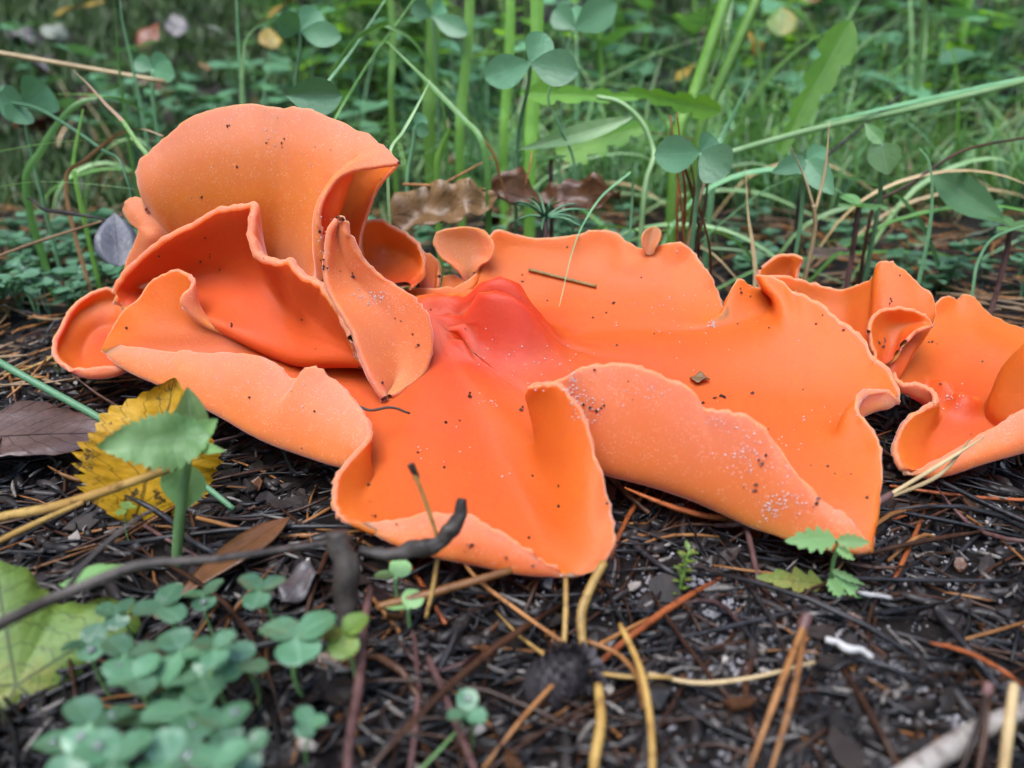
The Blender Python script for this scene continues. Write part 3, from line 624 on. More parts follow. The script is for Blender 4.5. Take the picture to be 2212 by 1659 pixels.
def dead_leaf_material(name, cols, rough=0.4, edge=None):
    t = NT(name); v = t.coord(100)
    n = t.noise(v, 0.9, 6, 0.65); n2 = t.noise(v, 7, 5, 0.7)
    uv = t.node('ShaderNodeUVMap'); sep = t.node('ShaderNodeSeparateXYZ'); t.link(uv.outputs[0], sep.inputs[0])
    c = t.ramp(n, cols)
    ab = t.node('ShaderNodeMath', operation='ABSOLUTE'); t.link(sep.outputs[0], ab.inputs[0])
    if edge:
        ad = t.node('ShaderNodeMath', operation='ADD'); t.link(ab.outputs[0], ad.inputs[0]); t.link(n, ad.inputs[1])
        c = t.mix(c, edge, t.ramp(ad.outputs[0], [(1.05, (0, 0, 0)), (1.14, (1, 1, 1))]))
        sp = t.noise(v, 1.6, 5, 0.75)
        c = t.mix(c, (0.03, 0.018, 0.008), t.ramp(sp, [(0.58, (0, 0, 0)), (0.63, (0.9, 0.9, 0.9))]))
    m1 = t.node('ShaderNodeMath', operation='MULTIPLY'); m1.inputs[1].default_value = 7; t.link(sep.outputs[1], m1.inputs[0])
    m2 = t.node('ShaderNodeMath', operation='MULTIPLY_ADD'); m2.inputs[1].default_value = -2.4; t.link(ab.outputs[0], m2.inputs[0]); t.link(m1.outputs[0], m2.inputs[2])
    fr = t.node('ShaderNodeMath', operation='PINGPONG'); fr.inputs[1].default_value = 0.5; t.link(m2.outputs[0], fr.inputs[0])
    side = t.ramp(fr.outputs[0], [(0.0, (1, 1, 1)), (0.06, (0, 0, 0))])
    mid = t.ramp(ab.outputs[0], [(0.015, (1, 1, 1)), (0.045, (0, 0, 0))])
    vm = t.mix(side, mid, 1.0, 'LIGHTEN')
    c = t.mix(c, t.mix(c, (0.35, 0.35, 0.35), 1.0, 'MULTIPLY'), vm)
    c = t.mix(c, t.mix(c, (0.4, 0.4, 0.4), 1.0, 'MULTIPLY'), t.ramp(n2, [(0.5, (0, 0, 0)), (0.75, (0.7, 0.7, 0.7))]))
    t.color(c); t.set(Roughness=rough); t.bump(n2, 0.4, 0.0007)
    tr = t.node('ShaderNodeBsdfTranslucent'); t.link(c, tr.inputs[0])
    mx = t.node('ShaderNodeMixShader'); mx.inputs[0].default_value = 0.15
    t.link(t.b.outputs[0], mx.inputs[1]); t.link(tr.outputs[0], mx.inputs[2]); t.link(mx.outputs[0], t.out.inputs[0])
    return t.m
M_DLBROWN = dead_leaf_material('dead_leaf_brown', [(0.3, (0.06, 0.025, 0.012)), (0.7, (0.16, 0.07, 0.03))], 0.28)
M_DLRED = dead_leaf_material('dead_leaf_red', [(0.3, (0.12, 0.035, 0.018)), (0.7, (0.22, 0.075, 0.035))], 0.35)
M_DLTAN = dead_leaf_material('dead_leaf_tan', [(0.3, (0.13, 0.065, 0.025)), (0.7, (0.27, 0.16, 0.07))], 0.35)
M_DLGREY = dead_leaf_material('dead_leaf_grey', [(0.3, (0.06, 0.05, 0.052)), (0.7, (0.15, 0.13, 0.13))], 0.3)
M_DLPALE = dead_leaf_material('dead_leaf_pale', [(0.3, (0.10, 0.12, 0.09)), (0.7, (0.22, 0.24, 0.19))], 0.45)
M_DLDARK = dead_leaf_material('dead_leaf_dark', [(0.3, (0.05, 0.05, 0.065)), (0.7, (0.10, 0.10, 0.125))], 0.3)
M_SCRAP = dead_leaf_material('rotten_leaf', [(0.3, (0.010, 0.007, 0.006)), (0.7, (0.04, 0.023, 0.017))], 0.7)
M_DLPURP = dead_leaf_material('dead_leaf_purple', [(0.3, (0.085, 0.05, 0.042)), (0.7, (0.17, 0.11, 0.095))], 0.26)
M_YELLOW = dead_leaf_material('yellow_leaf', [(0.3, (0.46, 0.23, 0.006)), (0.7, (0.60, 0.36, 0.010))], 0.45, edge=(0.05, 0.032, 0.013))
M_YELLOW2 = dead_leaf_material('dull_yellow_leaf', [(0.3, (0.20, 0.12, 0.01)), (0.7, (0.32, 0.23, 0.03))], 0.5, edge=(0.05, 0.032, 0.013))
M_YGREEN = dead_leaf_material('yellow_green_leaf', [(0.36, (0.22, 0.20, 0.03)), (0.5, (0.12, 0.19, 0.03)), (0.7, (0.09, 0.17, 0.028))], 0.5)

def needle_material(name, stops, rough=0.35, bands=True):
    t = NT(name); v = t.coord(100)
    n = t.noise(v, 5.0, 4, 0.7); n2 = t.noise(v, 1.5, 3, 0.6)
    c = t.ramp(n2, stops)
    c = t.mix(c, t.mix(c, (0.28, 0.22, 0.2), 1.0, 'MULTIPLY'), t.ramp(n, [(0.52, (0, 0, 0)), (0.68, (0.85, 0.85, 0.85))]))
    oi = t.node('ShaderNodeObjectInfo'); hs = t.node('ShaderNodeHueSaturation')
    mr = t.node('ShaderNodeMapRange'); mr.inputs[3].default_value = 0.55; mr.inputs[4].default_value = 1.35
    t.link(oi.outputs['Random'], mr.inputs[0]); t.link(mr.outputs[0], hs.inputs['Value']); t.link(c, hs.inputs['Color'])
    t.color(hs.outputs[0]); t.set(Roughness=rough); t.b.inputs['Specular IOR Level'].default_value = 0.25; t.bump(n, 0.3, 0.0004)
    return t.m
M_NEEDLE = needle_material('needle_brown', [(0.3, (0.024, 0.011, 0.007)), (0.7, (0.075, 0.033, 0.017))])
M_NEEDLEO = needle_material('needle_orange', [(0.3, (0.19, 0.075, 0.024)), (0.7, (0.31, 0.145, 0.05))])
M_NEEDLEY = needle_material('needle_yellow', [(0.3, (0.24, 0.13, 0.035)), (0.7, (0.37, 0.24, 0.075))])
M_NEEDLEG = needle_material('needle_grey', [(0.3, (0.005, 0.005, 0.0055)), (0.7, (0.034, 0.033, 0.036))], 0.32)
M_NEEDLER = needle_material('needle_red', [(0.3, (0.20, 0.05, 0.015)), (0.7, (0.34, 0.095, 0.03))])
M_NEEDLEP = needle_material('needle_purple', [(0.3, (0.06, 0.03, 0.028)), (0.7, (0.13, 0.068, 0.062))])
M_BARK = needle_material('dark_bark', [(0.3, (0.007, 0.006, 0.006)), (0.7, (0.032, 0.026, 0.024))], 0.4)
M_TWIG = needle_material('wet_twig', [(0.3, (0.016, 0.013, 0.012)), (0.7, (0.075, 0.062, 0.055))], 0.55)
M_GREYWOOD = needle_material('weathered_wood', [(0.3, (0.14, 0.12, 0.105)), (0.7, (0.32, 0.29, 0.26))], 0.6)
M_WHITEWOOD = needle_material('bleached_wood', [(0.3, (0.14, 0.135, 0.13)), (0.7, (0.36, 0.35, 0.34))], 0.7)
M_CONE = needle_material('pine_cone', [(0.3, (0.02, 0.018, 0.02)), (0.7, (0.075, 0.065, 0.07))], 0.6)
def plain(name, c, rough=0.6, **kw):
    t = NT(name); t.color(c); t.set(Roughness=rough, **kw); return t.m
M_SAND = plain('sand_grain', (0.42, 0.36, 0.35), 0.2)
M_CRUMB = plain('soil_crumb', (0.02, 0.010, 0.007), 0.45)
M_GRIT = plain('soil_grit', (0.22, 0.21, 0.22), 0.35)
M_DROP = plain('dew_water', (0.85, 0.92, 0.92), 0.04, Transmission_Weight=0.85, IOR=1.33)
def moss_mat():
    t = NT('moss'); v = t.coord(100, False)
    t.color(t.ramp(t.noise(v, 0.35, 4, 0.6), [(0.35, (0.014, 0.036, 0.006)), (0.65, (0.045, 0.09, 0.014))])); t.set(Roughness=0.6); return t.m
M_MOSS = moss_mat()

# ------------------------------------------------------------------ shape builders
def frames(P):
    T = np.gradient(P, axis=0); T /= np.maximum(np.linalg.norm(T, axis=1, keepdims=True), 1e-9)
    up = np.array([0, 0, 1.0]) if abs(T[0][2]) < 0.9 else np.array([1.0, 0, 0])
    n = np.cross(T[0], up); n /= np.linalg.norm(n); Ns = [n]
    for i in range(1, len(P)):
        n = Ns[-1] - T[i] * np.dot(Ns[-1], T[i]); n /= max(np.linalg.norm(n), 1e-9); Ns.append(n)
    N = np.array(Ns); return T, N, np.cross(T, N)
def tube(P, R, ns=6, knob=0.0):
    "round rod along P; knob > 0 gives it lengthwise ridges and hollows that wander"
    P = np.asarray(P, float); n = len(P); R = np.broadcast_to(np.asarray(R, float), (n,))
    T, N, B = frames(P); V = []; F = []
    if knob:
        J = nrng.normal(size=(n + 6, ns)); kk = np.array([1, 2, 3, 3, 3, 2, 1.0]) / 6
        J = np.stack([np.convolve(J[:, k], kk, 'valid') for k in range(ns)], 1); J = 1 + knob * 0.32 * np.clip(J, -1.8, 1.8)
    for i in range(n):
        for k in range(ns):
            a = 2 * math.pi * k / ns; r = R[i] * (J[i, k] if knob else 1.0)
            V.append(P[i] + (N[i] * math.cos(a) + B[i] * math.sin(a)) * r)
    for i in range(n - 1):
        for k in range(ns):
            k2 = (k + 1) % ns; F.append((i * ns + k, i * ns + k2, (i + 1) * ns + k2, (i + 1) * ns + k))
    F.append(tuple(range(ns))[::-1]); F.append(tuple((n - 1) * ns + k for k in range(ns)))
    return np.array(V), F
def with_uv(o, uvs):
    me = o.data; l = me.uv_layers.new(name='UVMap')
    idx = np.zeros(len(me.loops), np.int32); me.loops.foreach_get('vertex_index', idx)
    l.data.foreach_set('uv', np.asarray(uvs, np.float32)[idx].ravel()); return o
def ribbon(P, W, side=None, vfold=0.25, thick=0.0):
    "grass blade: P path, W half widths, a shallow V across"
    P = np.asarray(P, float); T = np.gradient(P, axis=0); T /= np.maximum(np.linalg.norm(T, axis=1, keepdims=True), 1e-9)
    if side is None: side = np.array([1.0, 0.15, 0.0])
    S = side - T * (T @ side)[:, None]; S /= np.maximum(np.linalg.norm(S, axis=1, keepdims=True), 1e-9)
    Nn = np.cross(T, S); V = []; U = []; n = len(P)
    cs = (-1, -0.5, 0, 0.5, 1)
    for i in range(n):
        for s in cs:
            V.append(P[i] + S[i] * W[i] * s + Nn[i] * W[i] * vfold * (abs(s) - 0.4)); U.append((s, i / (n - 1)))
    F = [(i * 5 + k, i * 5 + k + 1, i * 5 + 5 + k + 1, i * 5 + 5 + k) for i in range(n - 1) for k in range(4)]
    return np.array(V), F, U
PROF = {
 'obovate': lambda t: max(0.0, math.sin(math.pi * min(1, t ** 1.35))) ** 0.62,
 'round': lambda t: math.sqrt(max(0, 1 - (2 * t - 1) ** 2)),
 'ovate': lambda t: max(0, math.sin(math.pi * t ** 0.72)) ** 0.85,
 'lance': lambda t: max(0, math.sin(math.pi * t ** 0.85)) ** 1.1,
 'dand': lambda t: (0.22 + 0.78 * t ** 0.8) * max(0, 1 - t ** 9) * (1 - 0.5 * (((t * 4.2) % 1.0) ** 2 if t < 0.78 else 0)),
}
def leaf(L, W, prof='ovate', n=14, fold=0.15, droop=-0.15, cup=0.0, ripple=0.0, teeth=0, tooth=0.1, twist=0.0, curl=0.0, seed=0, crumple=0.0):
    r = random.Random(seed); ph = r.random() * 6; V = []; U = []; f = PROF[prof]
    cs = (-1, -0.66, -0.33, 0, 0.33, 0.66, 1); nc = len(cs)
    for i in range(n + 1):
        t = i / n; w = W * f(t)
        if teeth: w *= 1 + tooth * (((t * teeth) % 1.0) - 0.5) * 2
        ang = curl * t
        yy = L * (math.sin(ang) / curl if abs(curl) > 1e-3 else t); zz = L * ((1 - math.cos(ang)) / curl if abs(curl) > 1e-3 else 0)
        for s in cs:
            x = s * w
            z = zz + fold * abs(x) + droop * L * t * t + cup * x * x / max(W, 1e-6) + ripple * W * math.sin(t * 9 + ph + s * 2) * abs(s)
            if crumple: z += crumple * (float(hash_noise(x + seed, yy, .45)) + .5 * float(hash_noise(x, yy + seed, .2))); x *= 1 + crumple * float(hash_noise(x + 7, yy + seed, .3))
            tw = twist * t; V.append((x * math.cos(tw), yy, z + x * math.sin(tw))); U.append((s, t))
    F = [(i * nc + k, i * nc + k + 1, (i + 1) * nc + k + 1, (i + 1) * nc + k) for i in range(n) for k in range(nc - 1)]
    return np.array(V), F, U
def leaf_obj(name, mat, parent=None, thick=0.0, **kw):
    V, F, U = leaf(**kw)
    if thick:
        n = len(V); V2 = V - np.array([0, 0, thick]); F = F + [tuple(n + q for q in f[::-1]) for f in F]
        V = np.concatenate([V, V2]); U = list(U) * 2
        rows = kw.get('n', 14) + 1
        for a, b in [(i * 7, (i + 1) * 7) for i in range(rows - 1)]: F.append((a, b, n + b, n + a))
        for a, b in [(i * 7 + 6, (i + 1) * 7 + 6) for i in range(rows - 1)]: F.append((b, a, n + a, n + b))
    return with_uv(mesh_obj(name, V, F, mat, parent), U)
def pose(o, loc, yaw=0.0, pitch=0.0, roll=0.0):
    "leaf objects grow along +y; pitch lifts the tip, yaw turns it, roll tips it sideways"
    o.location = Vector(loc) * CM
    o.rotation_euler = (Matrix.Rotation(yaw, 3, 'Z') @ Matrix.Rotation(pitch, 3, 'X') @ Matrix.Rotation(roll, 3, 'Y')).to_euler()
    return o
def pxw(wpx, p): return wpx / FPX * float(np.dot(np.asarray(p) - CAMP, FWD))

# ------------------------------------------------------------------ hero blades, stalks and twigs set out from the picture
def path_from(pts, ya, yb, root=None):
    n = len(pts); P = []
    for i, p in enumerate(pts):
        y = p[2] if len(p) > 2 else ya + (yb - ya) * i / max(1, n - 1)
        P.append(at(p[0], p[1], y))
    if root == 'start' or root == 'both': P.insert(0, np.array([P[0][0], P[0][1], float(ground(P[0][0], P[0][1])) - 0.15]))
    if root == 'end' or root == 'both': P.append(np.array([P[-1][0], P[-1][1], float(ground(P[-1][0], P[-1][1])) - 0.15]))
    return P
def blade(name, label, cat, mat, pts, ya, yb, wpx, root=None, taper=(0.7, 1.0, 0.1), group=None, vfold=0.3, side=None):
    P = chord_cr(np.array(path_from(pts, ya, yb, root)), 6)
    o0 = P[0] if root != 'end' else P[-1]
    n = len(P); w = pxw(wpx, P[n // 2]) / 2
    W = [w * float(np.interp(i / (n - 1), (0, 0.4, 1), taper)) for i in range(n)]
    V, F, U = ribbon(P, W, side, vfold)
    return tag(with_uv(mesh_obj(name, V, F, mat, None, origin=o0), U), label, cat, group)
def roughen(P, amt, seed=0):
    r = np.random.default_rng(seed); return P + np.cumsum(r.normal(0, amt, P.shape), 0) * np.sin(np.linspace(0, math.pi, len(P)))[:, None]
def stalk(name, label, cat, mat, pts, ya, yb, wpx, root=None, taper=(1, 1, 0.6), group=None, ns=7, knob=0.0, sub=6, litter=None):
    if litter is not None: pts = [(p[0], p[1], on_ground(p[0], p[1], litter)[1]) for p in pts]
    P = chord_cr(np.array(path_from(pts, ya, yb, root)), sub)
    n = len(P); w = pxw(wpx, P[n // 2]) / 2
    if knob >= .25: P = roughen(P, w * .07, n)
    R = [w * float(np.interp(i / (n - 1), (0, 0.5, 1), taper)) for i in range(n)]
    V, F = tube(P, R, ns, knob)
    o = mesh_obj(name, V, F, mat, None, origin=P[0])
    with_uv(o, [(((i % ns) / ns) * 2 - 1, (i // ns) / n) for i in range(len(V))])
    return tag(o, label, cat, group)
# ------------------------------------------------------------------ background: hero grasses and stalks
B = blade  # each grass object made with this is one single blade
B('single_grass_blade', 'upright pale grass blade crossing the straw, its twin leaning beside it', 'grass', M_GRASS, [(282, 330), (272, 265), (257, 147), (246, 0)], 22, 22, 9, 'start')
B('single_grass_blade', 'grass blade leaning right beside an upright twin, crossing the straw', 'grass', M_GRASSB, [(322, 330), (305, 239), (287, 147), (263, 37), (256, -40)], 22.5, 23, 9, 'start')
stalk('straw', 'long pale yellow straw lying across the grass near the mossy bank', 'straw', M_STRAW, [(-60, 106), (0, 115), (180, 146), (358, 177)], 24, 24, 11, None, (1, 1, .9))
B('single_grass_blade', 'green grass blade with a dried brown pointed tip left of the tall hood', 'grass', M_DRYBR, [(265, 261), (240, 236), (221, 217), (190, 182), (158, 151)], 17.6, 18.2, 9, None, (1, .8, .1))
B('single_grass_blade', 'short bright green grass blade below a dried brown tip', 'grass', M_STALK, [(325, 350), (295, 306), (265, 261)], 17.2, 17.6, 10, 'start', (1, 1, .9))
B('single_grass_blade', 'broad green grass blade arching over to the right, dried brown along one side', 'grass', M_GRASS, [(55, 386), (88, 325), (121, 272), (162, 228), (206, 210), (257, 213), (309, 239)], 20, 21, 17, 'start', (1, .9, .25))
B('single_grass_blade', 'dry pale brown blade arching over behind the hood rim', 'grass', M_DRYBR, [(143, 382), (184, 346), (257, 290), (305, 279), (353, 294)], 18.5, 18, 10, 'start', (1, .9, .3))
B('single_grass_blade', 'thin yellow green blade held level above the round clover leaves', 'grass', M_STALK, [(240, 210), (202, 204), (92, 204), (7, 213)], 21, 22, 6, None, (1, .9, .1))
stalk('plant_shoot', 'dark green stem slanting down from the clover to the hood', 'stem', M_CLOVER, [(-30, 218), (0, 221), (74, 232), (147, 272), (221, 324), (265, 360)], 22, 18, 8, 'end')
B('single_grass_blade', 'short upright green blade under the arching broad blade', 'grass', M_STALK, [(160, 375), (158, 357), (165, 305), (180, 235)], 19, 19.3, 10, 'start', (1, 1, .3))
B('single_grass_blade', 'pale blade lying level among the dewy trefoils', 'grass', M_PALE, [(-20, 330), (0, 327), (110, 309), (221, 302), (349, 305)], 20, 18, 7, None, (1, 1, .3))
B('single_grass_blade', 'pale blade bowed low over the dewy trefoils', 'grass', M_PALE, [(-20, 408), (0, 404), (74, 393), (184, 397), (287, 408)], 18, 17, 7, None, (1, 1, .3))
B('single_grass_blade', 'tall slender pale grass blade rising out of frame behind the hood', 'grass', M_GRASSB, [(530, 300), (526, 220), (516, 110), (511, 0), (508, -60)], 24, 24, 9, 'start')
B('single_grass_blade', 'light arching blade curling beside a tall slender blade', 'grass', M_PALE, [(522, 235), (524, 150), (531, 90), (555, 58), (600, 42)], 23.5, 23.5, 8, 'start')
B('single_grass_blade', 'thin blade leaning right over the clover behind the hood', 'grass', M_GRASSB, [(690, 215), (697, 193), (760, 110), (832, 0), (860, -40)], 20, 22, 6, 'start')
B('single_grass_blade', 'thin straight blade with straw coloured foot leaning right behind the hood', 'grass', M_GRASS, [(715, 275), (725, 254), (800, 130), (893, 0), (915, -40)], 19.5, 22, 5, 'start')
B('single_grass_blade', 'green blade bent in a high arch above the hood', 'grass', M_GRASS, [(705, 200), (740, 120), (774, 80), (813, 60), (847, 61), (890, 86), (927, 141), (945, 190), (960, 250)], 21, 21, 9, 'both', (.7, 1, .6))
B('single_grass_blade', 'broad long blade slanting down right behind the hood', 'grass', M_GRASS, [(835, 89), (890, 144), (936, 190), (997, 254), (1043, 312)], 20.5, 18.5, 14, 'end', (.15, .9, 1))
B('single_grass_blade', 'narrow pale blade slanting down to the hood tip', 'grass', M_PALE, [(930, 172), (905, 222), (870, 285), (841, 334)], 18.2, 16.5, 7, 'end', (.15, 1, .9))
B('single_grass_blade', 'short broad dark green blade right of the hood', 'grass', M_STALK, [(945, 355), (950, 330), (962, 300), (973, 279)], 20, 20, 17, 'start', (.8, 1, .5))
for k, (a, b_, w) in enumerate([((848, 130), (838, -40), 14), ((930, 184), (933, -40), 30), ((997, 225), (1016, -40), 22), ((1093, 220), (1102, -40), 22), ((1150, 260), (1160, -40), 30)]):  # single wide blades of grass
    B('wide_grass_blade', ('narrow', 'widest', 'pale edged', 'slim', 'broad')[k] + ' upright bright green blade ' + ('behind the high arching blade', 'in front of the dark bank', 'next to the broad slanting blade', 'left of the middle clover stem', 'right behind the middle clover leaf')[k], 'grass', M_STALK, [(a[0] - 4, a[1] + 60), a, ((a[0] + b_[0]) / 2 + 4, (a[1] + b_[1]) / 2), b_], 24.5 + k % 2 * 2, 25 + k % 2 * 2, w, 'start', (.75, 1, .9), 'wide upright blades behind the fungi', .2)
stalk('thick_stalk', 'thick ribbed bright green stalk leaning right, the fatter of two', 'stalk', M_STALK, [(1470, 270), (1492, 222), (1530, 110), (1567, 0), (1580, -50)], 23, 24, 27, 'start', (1, 1, 1), None, 9)
stalk('thick_stalk', 'thick dark green stalk leaning right beside a fatter stalk', 'stalk', M_STALK, [(1515, 275), (1541, 212), (1588, 106), (1635, 0), (1655, -50)], 24.5, 25.5, 23, 'start', (1, 1, 1), None, 9)
B('single_grass_blade', 'short spear shaped blade right of the thick stalks', 'grass', M_GRASSB, [(1550, 325), (1560, 297), (1597, 222), (1632, 150)], 21.5, 22, 15, 'start', (1, .9, .1))
stalk('plant_shoot', 'thin wavy pale stem hanging between the thick stalks', 'stem', M_PALE, [(1530, 215), (1534, 170), (1552, 120), (1560, 70), (1566, 30)], 22.5, 22.5, 5, None)
stalk('bowed_shoot', 'thick pale green leaf stalk bowed in a half arch', 'stalk', M_PALE, [(1395, 395), (1412, 340), (1410, 320), (1387, 265), (1341, 222), (1289, 209)], 20, 21, 12, 'start', (1, 1, .8))
stalk('plant_shoot', 'thin green wavy stem under a three-part clover leaf', 'stem', M_GRASSB, [(1240, 360), (1237, 337), (1207, 268), (1184, 209), (1204, 160)], 20, 20, 6, 'start')
B('single_grass_blade', 'thin blade tipped over forward onto the large open fungus', 'grass', M_GRASSB, [(1365, 372, 17.8), (1354, 379, 17.6), (1302, 422, 16.9), (1260, 484, 15.9), (1237, 542, 15.1), (1208, 662, 13.9)], 0, 0, 6, 'start', (1, .9, .2))
stalk('grass_bundle', 'long pale grass stem slanting up to the right across the greenery', 'stem', M_PALE, [(1560, 335), (1659, 306), (1782, 274), (1945, 241), (2067, 212), (2212, 176), (2290, 150)], 20, 22, 15, None, (.9, 1, .8))
B('single_grass_blade', 'ribbed pale blade lying along the long slanting stem', 'grass', M_GRASSB, [(1782, 262), (1900, 236), (2067, 200), (2212, 168), (2290, 148)], 20.3, 22.5, 11, None, (.3, 1, .9))
stalk('dry_straw', 'thin brown dry stem rising to the right above the saddle fungus', 'stem', M_NEEDLE, [(1890, 437), (1904, 429), (1969, 396), (2027, 355), (2088, 323), (2212, 298), (2290, 285)], 19, 20, 8, 'start')
stalk('dark_stick', 'dark stick slanting behind the pale long stem', 'stick', M_BARK, [(1740, 375), (1769, 351), (1860, 275), (1953, 200)], 23, 24, 8, 'start')
B('single_grass_blade', 'blue green blade standing up bowed left of the right-hand fungus', 'grass', M_GRASSB, [(1978, 640), (1986, 605), (2006, 511), (2014, 429), (2006, 347), (1985, 318)], 17.3, 17.5, 11, 'start', (.7, 1, .2))
B('single_grass_blade', 'thin green arch bending from right to the saddle fungus', 'grass', M_GRASSB, [(2100, 640), (2112, 570), (2140, 520), (2190, 495), (2250, 480)], 17, 17.5, 8, 'start', (.9, 1, .5))
dry = thing('forked_dry_grass', 'forked dry tan grass stem standing behind the saddle fungus', 'grass', np.array([at(1737, 613, 16.8)[0], 16.8, 0]))
def part_tube(name, parent, org, mat, pts, ya, yb, wpx, root=None, taper=(1, 1, .6), ns=6):
    P = chord_cr(np.array(path_from(pts, ya, yb, root)), 6); n = len(P); w = pxw(wpx, P[n // 2]) / 2
    V, F = tube(P, [w * float(np.interp(i / (n - 1), (0, .5, 1), taper)) for i in range(n)], ns)
    o = mesh_obj(name, V, F, mat, parent, origin=org); with_uv(o, [(((i % ns) / ns) * 2 - 1, (i // ns) / n) for i in range(len(V))]); return o
do = np.array([at(1737, 613, 16.8)[0], 16.8, 0])
part_tube('stem', dry, do, M_STRAW, [(1735, 640), (1737, 613), (1761, 490), (1757, 441)], 16.8, 16.8, 11, 'start', (1, .9, .8))
part_tube('branch', dry, do, M_STRAW, [(1757, 445), (1740, 390), (1708, 315)], 16.8, 17, 7, None, (1, .8, .2))
part_tube('branch', dry, do, M_STRAW, [(1760, 460), (1782, 368), (1792, 261)], 16.8, 17, 8, None, (1, .8, .2))
B('dry_grass_blade', 'bent dry tan blade standing left of the forked dry stem', 'grass', M_STRAW, [(1632, 600), (1625, 520), (1617, 470), (1610, 360)], 17.2, 17.4, 10, 'start', (.9, 1, .1))
# brown upright needle tuft behind the notch of the big rim
tl = at(1480, 540, 17.4); tuft = thing('needle_tuft', 'tuft of upright rusty brown needles behind the wavy back rim', 'needles', (tl[0], tl[1], 0))
to = np.array([tl[0], tl[1], 0])
for pts, w, m in [([(1462, 540), (1463, 440), (1465, 399), (1448, 248)], 7, M_NEEDLER), ([(1472, 560), (1480, 430), (1475, 359), (1462, 243)], 7, M_NEEDLER), ([(1505, 590), (1510, 500), (1490, 400), (1474, 350)], 6, M_NEEDLE),
                  ([(1485, 570), (1492, 480), (1500, 400), (1478, 300)], 7, M_NEEDLE), ([(1480, 580), (1476, 500), (1470, 420), (1455, 330)], 6, M_NEEDLER), ([(1500, 560), (1520, 460), (1530, 390)], 9, M_NEEDLE), ([(1478, 570), (1512, 430), (1525, 385)], 11, M_DRYBR), ([(1536, 600), (1531, 523), (1500, 420), (1480, 360)], 6, M_NEEDLER), ([(1448, 420), (1446, 330), (1441, 260)], 4, M_STALK)]:
    part_tube('needle', tuft, to, m, pts, 17.4 + rng.uniform(-.3, .3), 17.4 + rng.uniform(-.3, .5), w, 'start', (1, 1, .4), 5)
for pts, y, w, lab in [([(921, 417), (990, 380), (1068, 337)], 19, 6, 'orange brown pine needle leaning up beside the curled dead leaf'), ([(1043, 300), (1068, 337), (1085, 400), (1105, 455)], 18.6, 6, 'orange brown pine needle standing over the curled dead leaf'),
                       ([(870, 398), (960, 402), (1060, 410)], 18.4, 6, 'pale dry needle lying level left of the curled dead leaf'), ([(1135, 400), (1146, 350), (1149, 325)], 19, 4, 'short upright orange needle above the curled dead leaf')]:
    stalk('pine_needle', lab, 'needle', M_NEEDLEO, pts, y, y + .3, w, None, (1, 1, .4))
stalk('dark_twig', 'dark twig with frayed end lying in the dewy trefoils', 'twig', M_BARK, [(60, 428), (74, 434), (96, 452), (147, 460), (213, 471), (240, 480)], 18, 17.5, 9, None, (.6, 1, .5), None, 7, .5)
stalk('dry_straw', 'pale dry stem slanting up through the trefoils on the left', 'stem', M_DRYBR, [(-20, 560), (60, 530), (150, 500), (265, 465)], 17.5, 18, 7)

# dandelion-like weeds, clover leaves and other leaves placed from the picture
def leaf_between(name, label, cat, mat, a, b, ya, yb, wpx, prof, roll=0.0, parent=None, group=None, **kw):
    A, Bp = at(a[0], a[1], ya), at(b[0], b[1], yb); d = Bp - A; L = float(np.linalg.norm(d)); W = pxw(wpx, (A + Bp) / 2) / 2
    o = leaf_obj(name, mat, None, L=L, W=W, prof=prof, **kw)
    yaw = math.atan2(-d[0], d[1]); pitch = math.asin(d[2] / L)
    # a leaf's measured width is its apparent width, so it is turned to face roughly the camera, roll being the departure
    cv = CAMP - A; X0 = np.array([math.cos(yaw), math.sin(yaw), 0]); Z0 = np.cross(X0, d / L)
    pose(o, A, yaw, pitch, math.atan2(float(cv @ X0), float(cv @ Z0)) + roll)
    if label: tag(o, label, cat, group)
    return o
leaf_between('weed_leaf', 'upright lobed bright green weed leaf catching the light', 'leaf', M_DAND, (1683, 330), (1838, 45), 21.5, 22.5, 105, 'dand', .2, n=40, fold=.2, droop=0.02)
leaf_between('weed_leaf', 'toothed bright green weed leaf held level above a bowed stalk', 'leaf', M_DAND, (1380, 210), (1120, 205), 21.5, 21, 60, 'dand', .3, n=40, fold=.3, droop=.05, teeth=6, tooth=.12)
leaf_between('weed_leaf', 'toothed weed leaf drooping right in front of the thick stalks', 'leaf', M_DAND, (1360, 195), (1560, 240), 21, 20.5, 70, 'dand', .3, n=40, fold=.3, droop=-.02, teeth=6, tooth=.12)
leaf_between('weed_leaf', 'wide weed leaf in shade under the bowed pale stalk', 'leaf', M_DAND, (1400, 270), (1200, 330), 21.5, 21, 110, 'dand', .3, n=40, fold=.15, droop=.0, teeth=5, tooth=.15)
leaf_between('weed_leaf', 'pale ribbed weed leaf arching down to the left', 'leaf', M_PALE, (1370, 252), (1112, 340), 20.6, 20, 40, 'lance', .2, n=20, fold=.3, droop=.22)
leaf_between('broad_leaf', 'broad ribbed leaf bending down at the right edge', 'leaf', M_GRASSB, (2010, 372), (2185, 480), 20, 18.5, 75, 'lance', .2, n=18, fold=.2, droop=.15)
leaf_between('folded_leaf', 'folded blue green clover leaflet just above the hood rim', 'leaf', M_CLOVER, (617, 206), (742, 205), 17, 17, 80, 'obovate', .1, n=18, fold=.5, droop=.12)
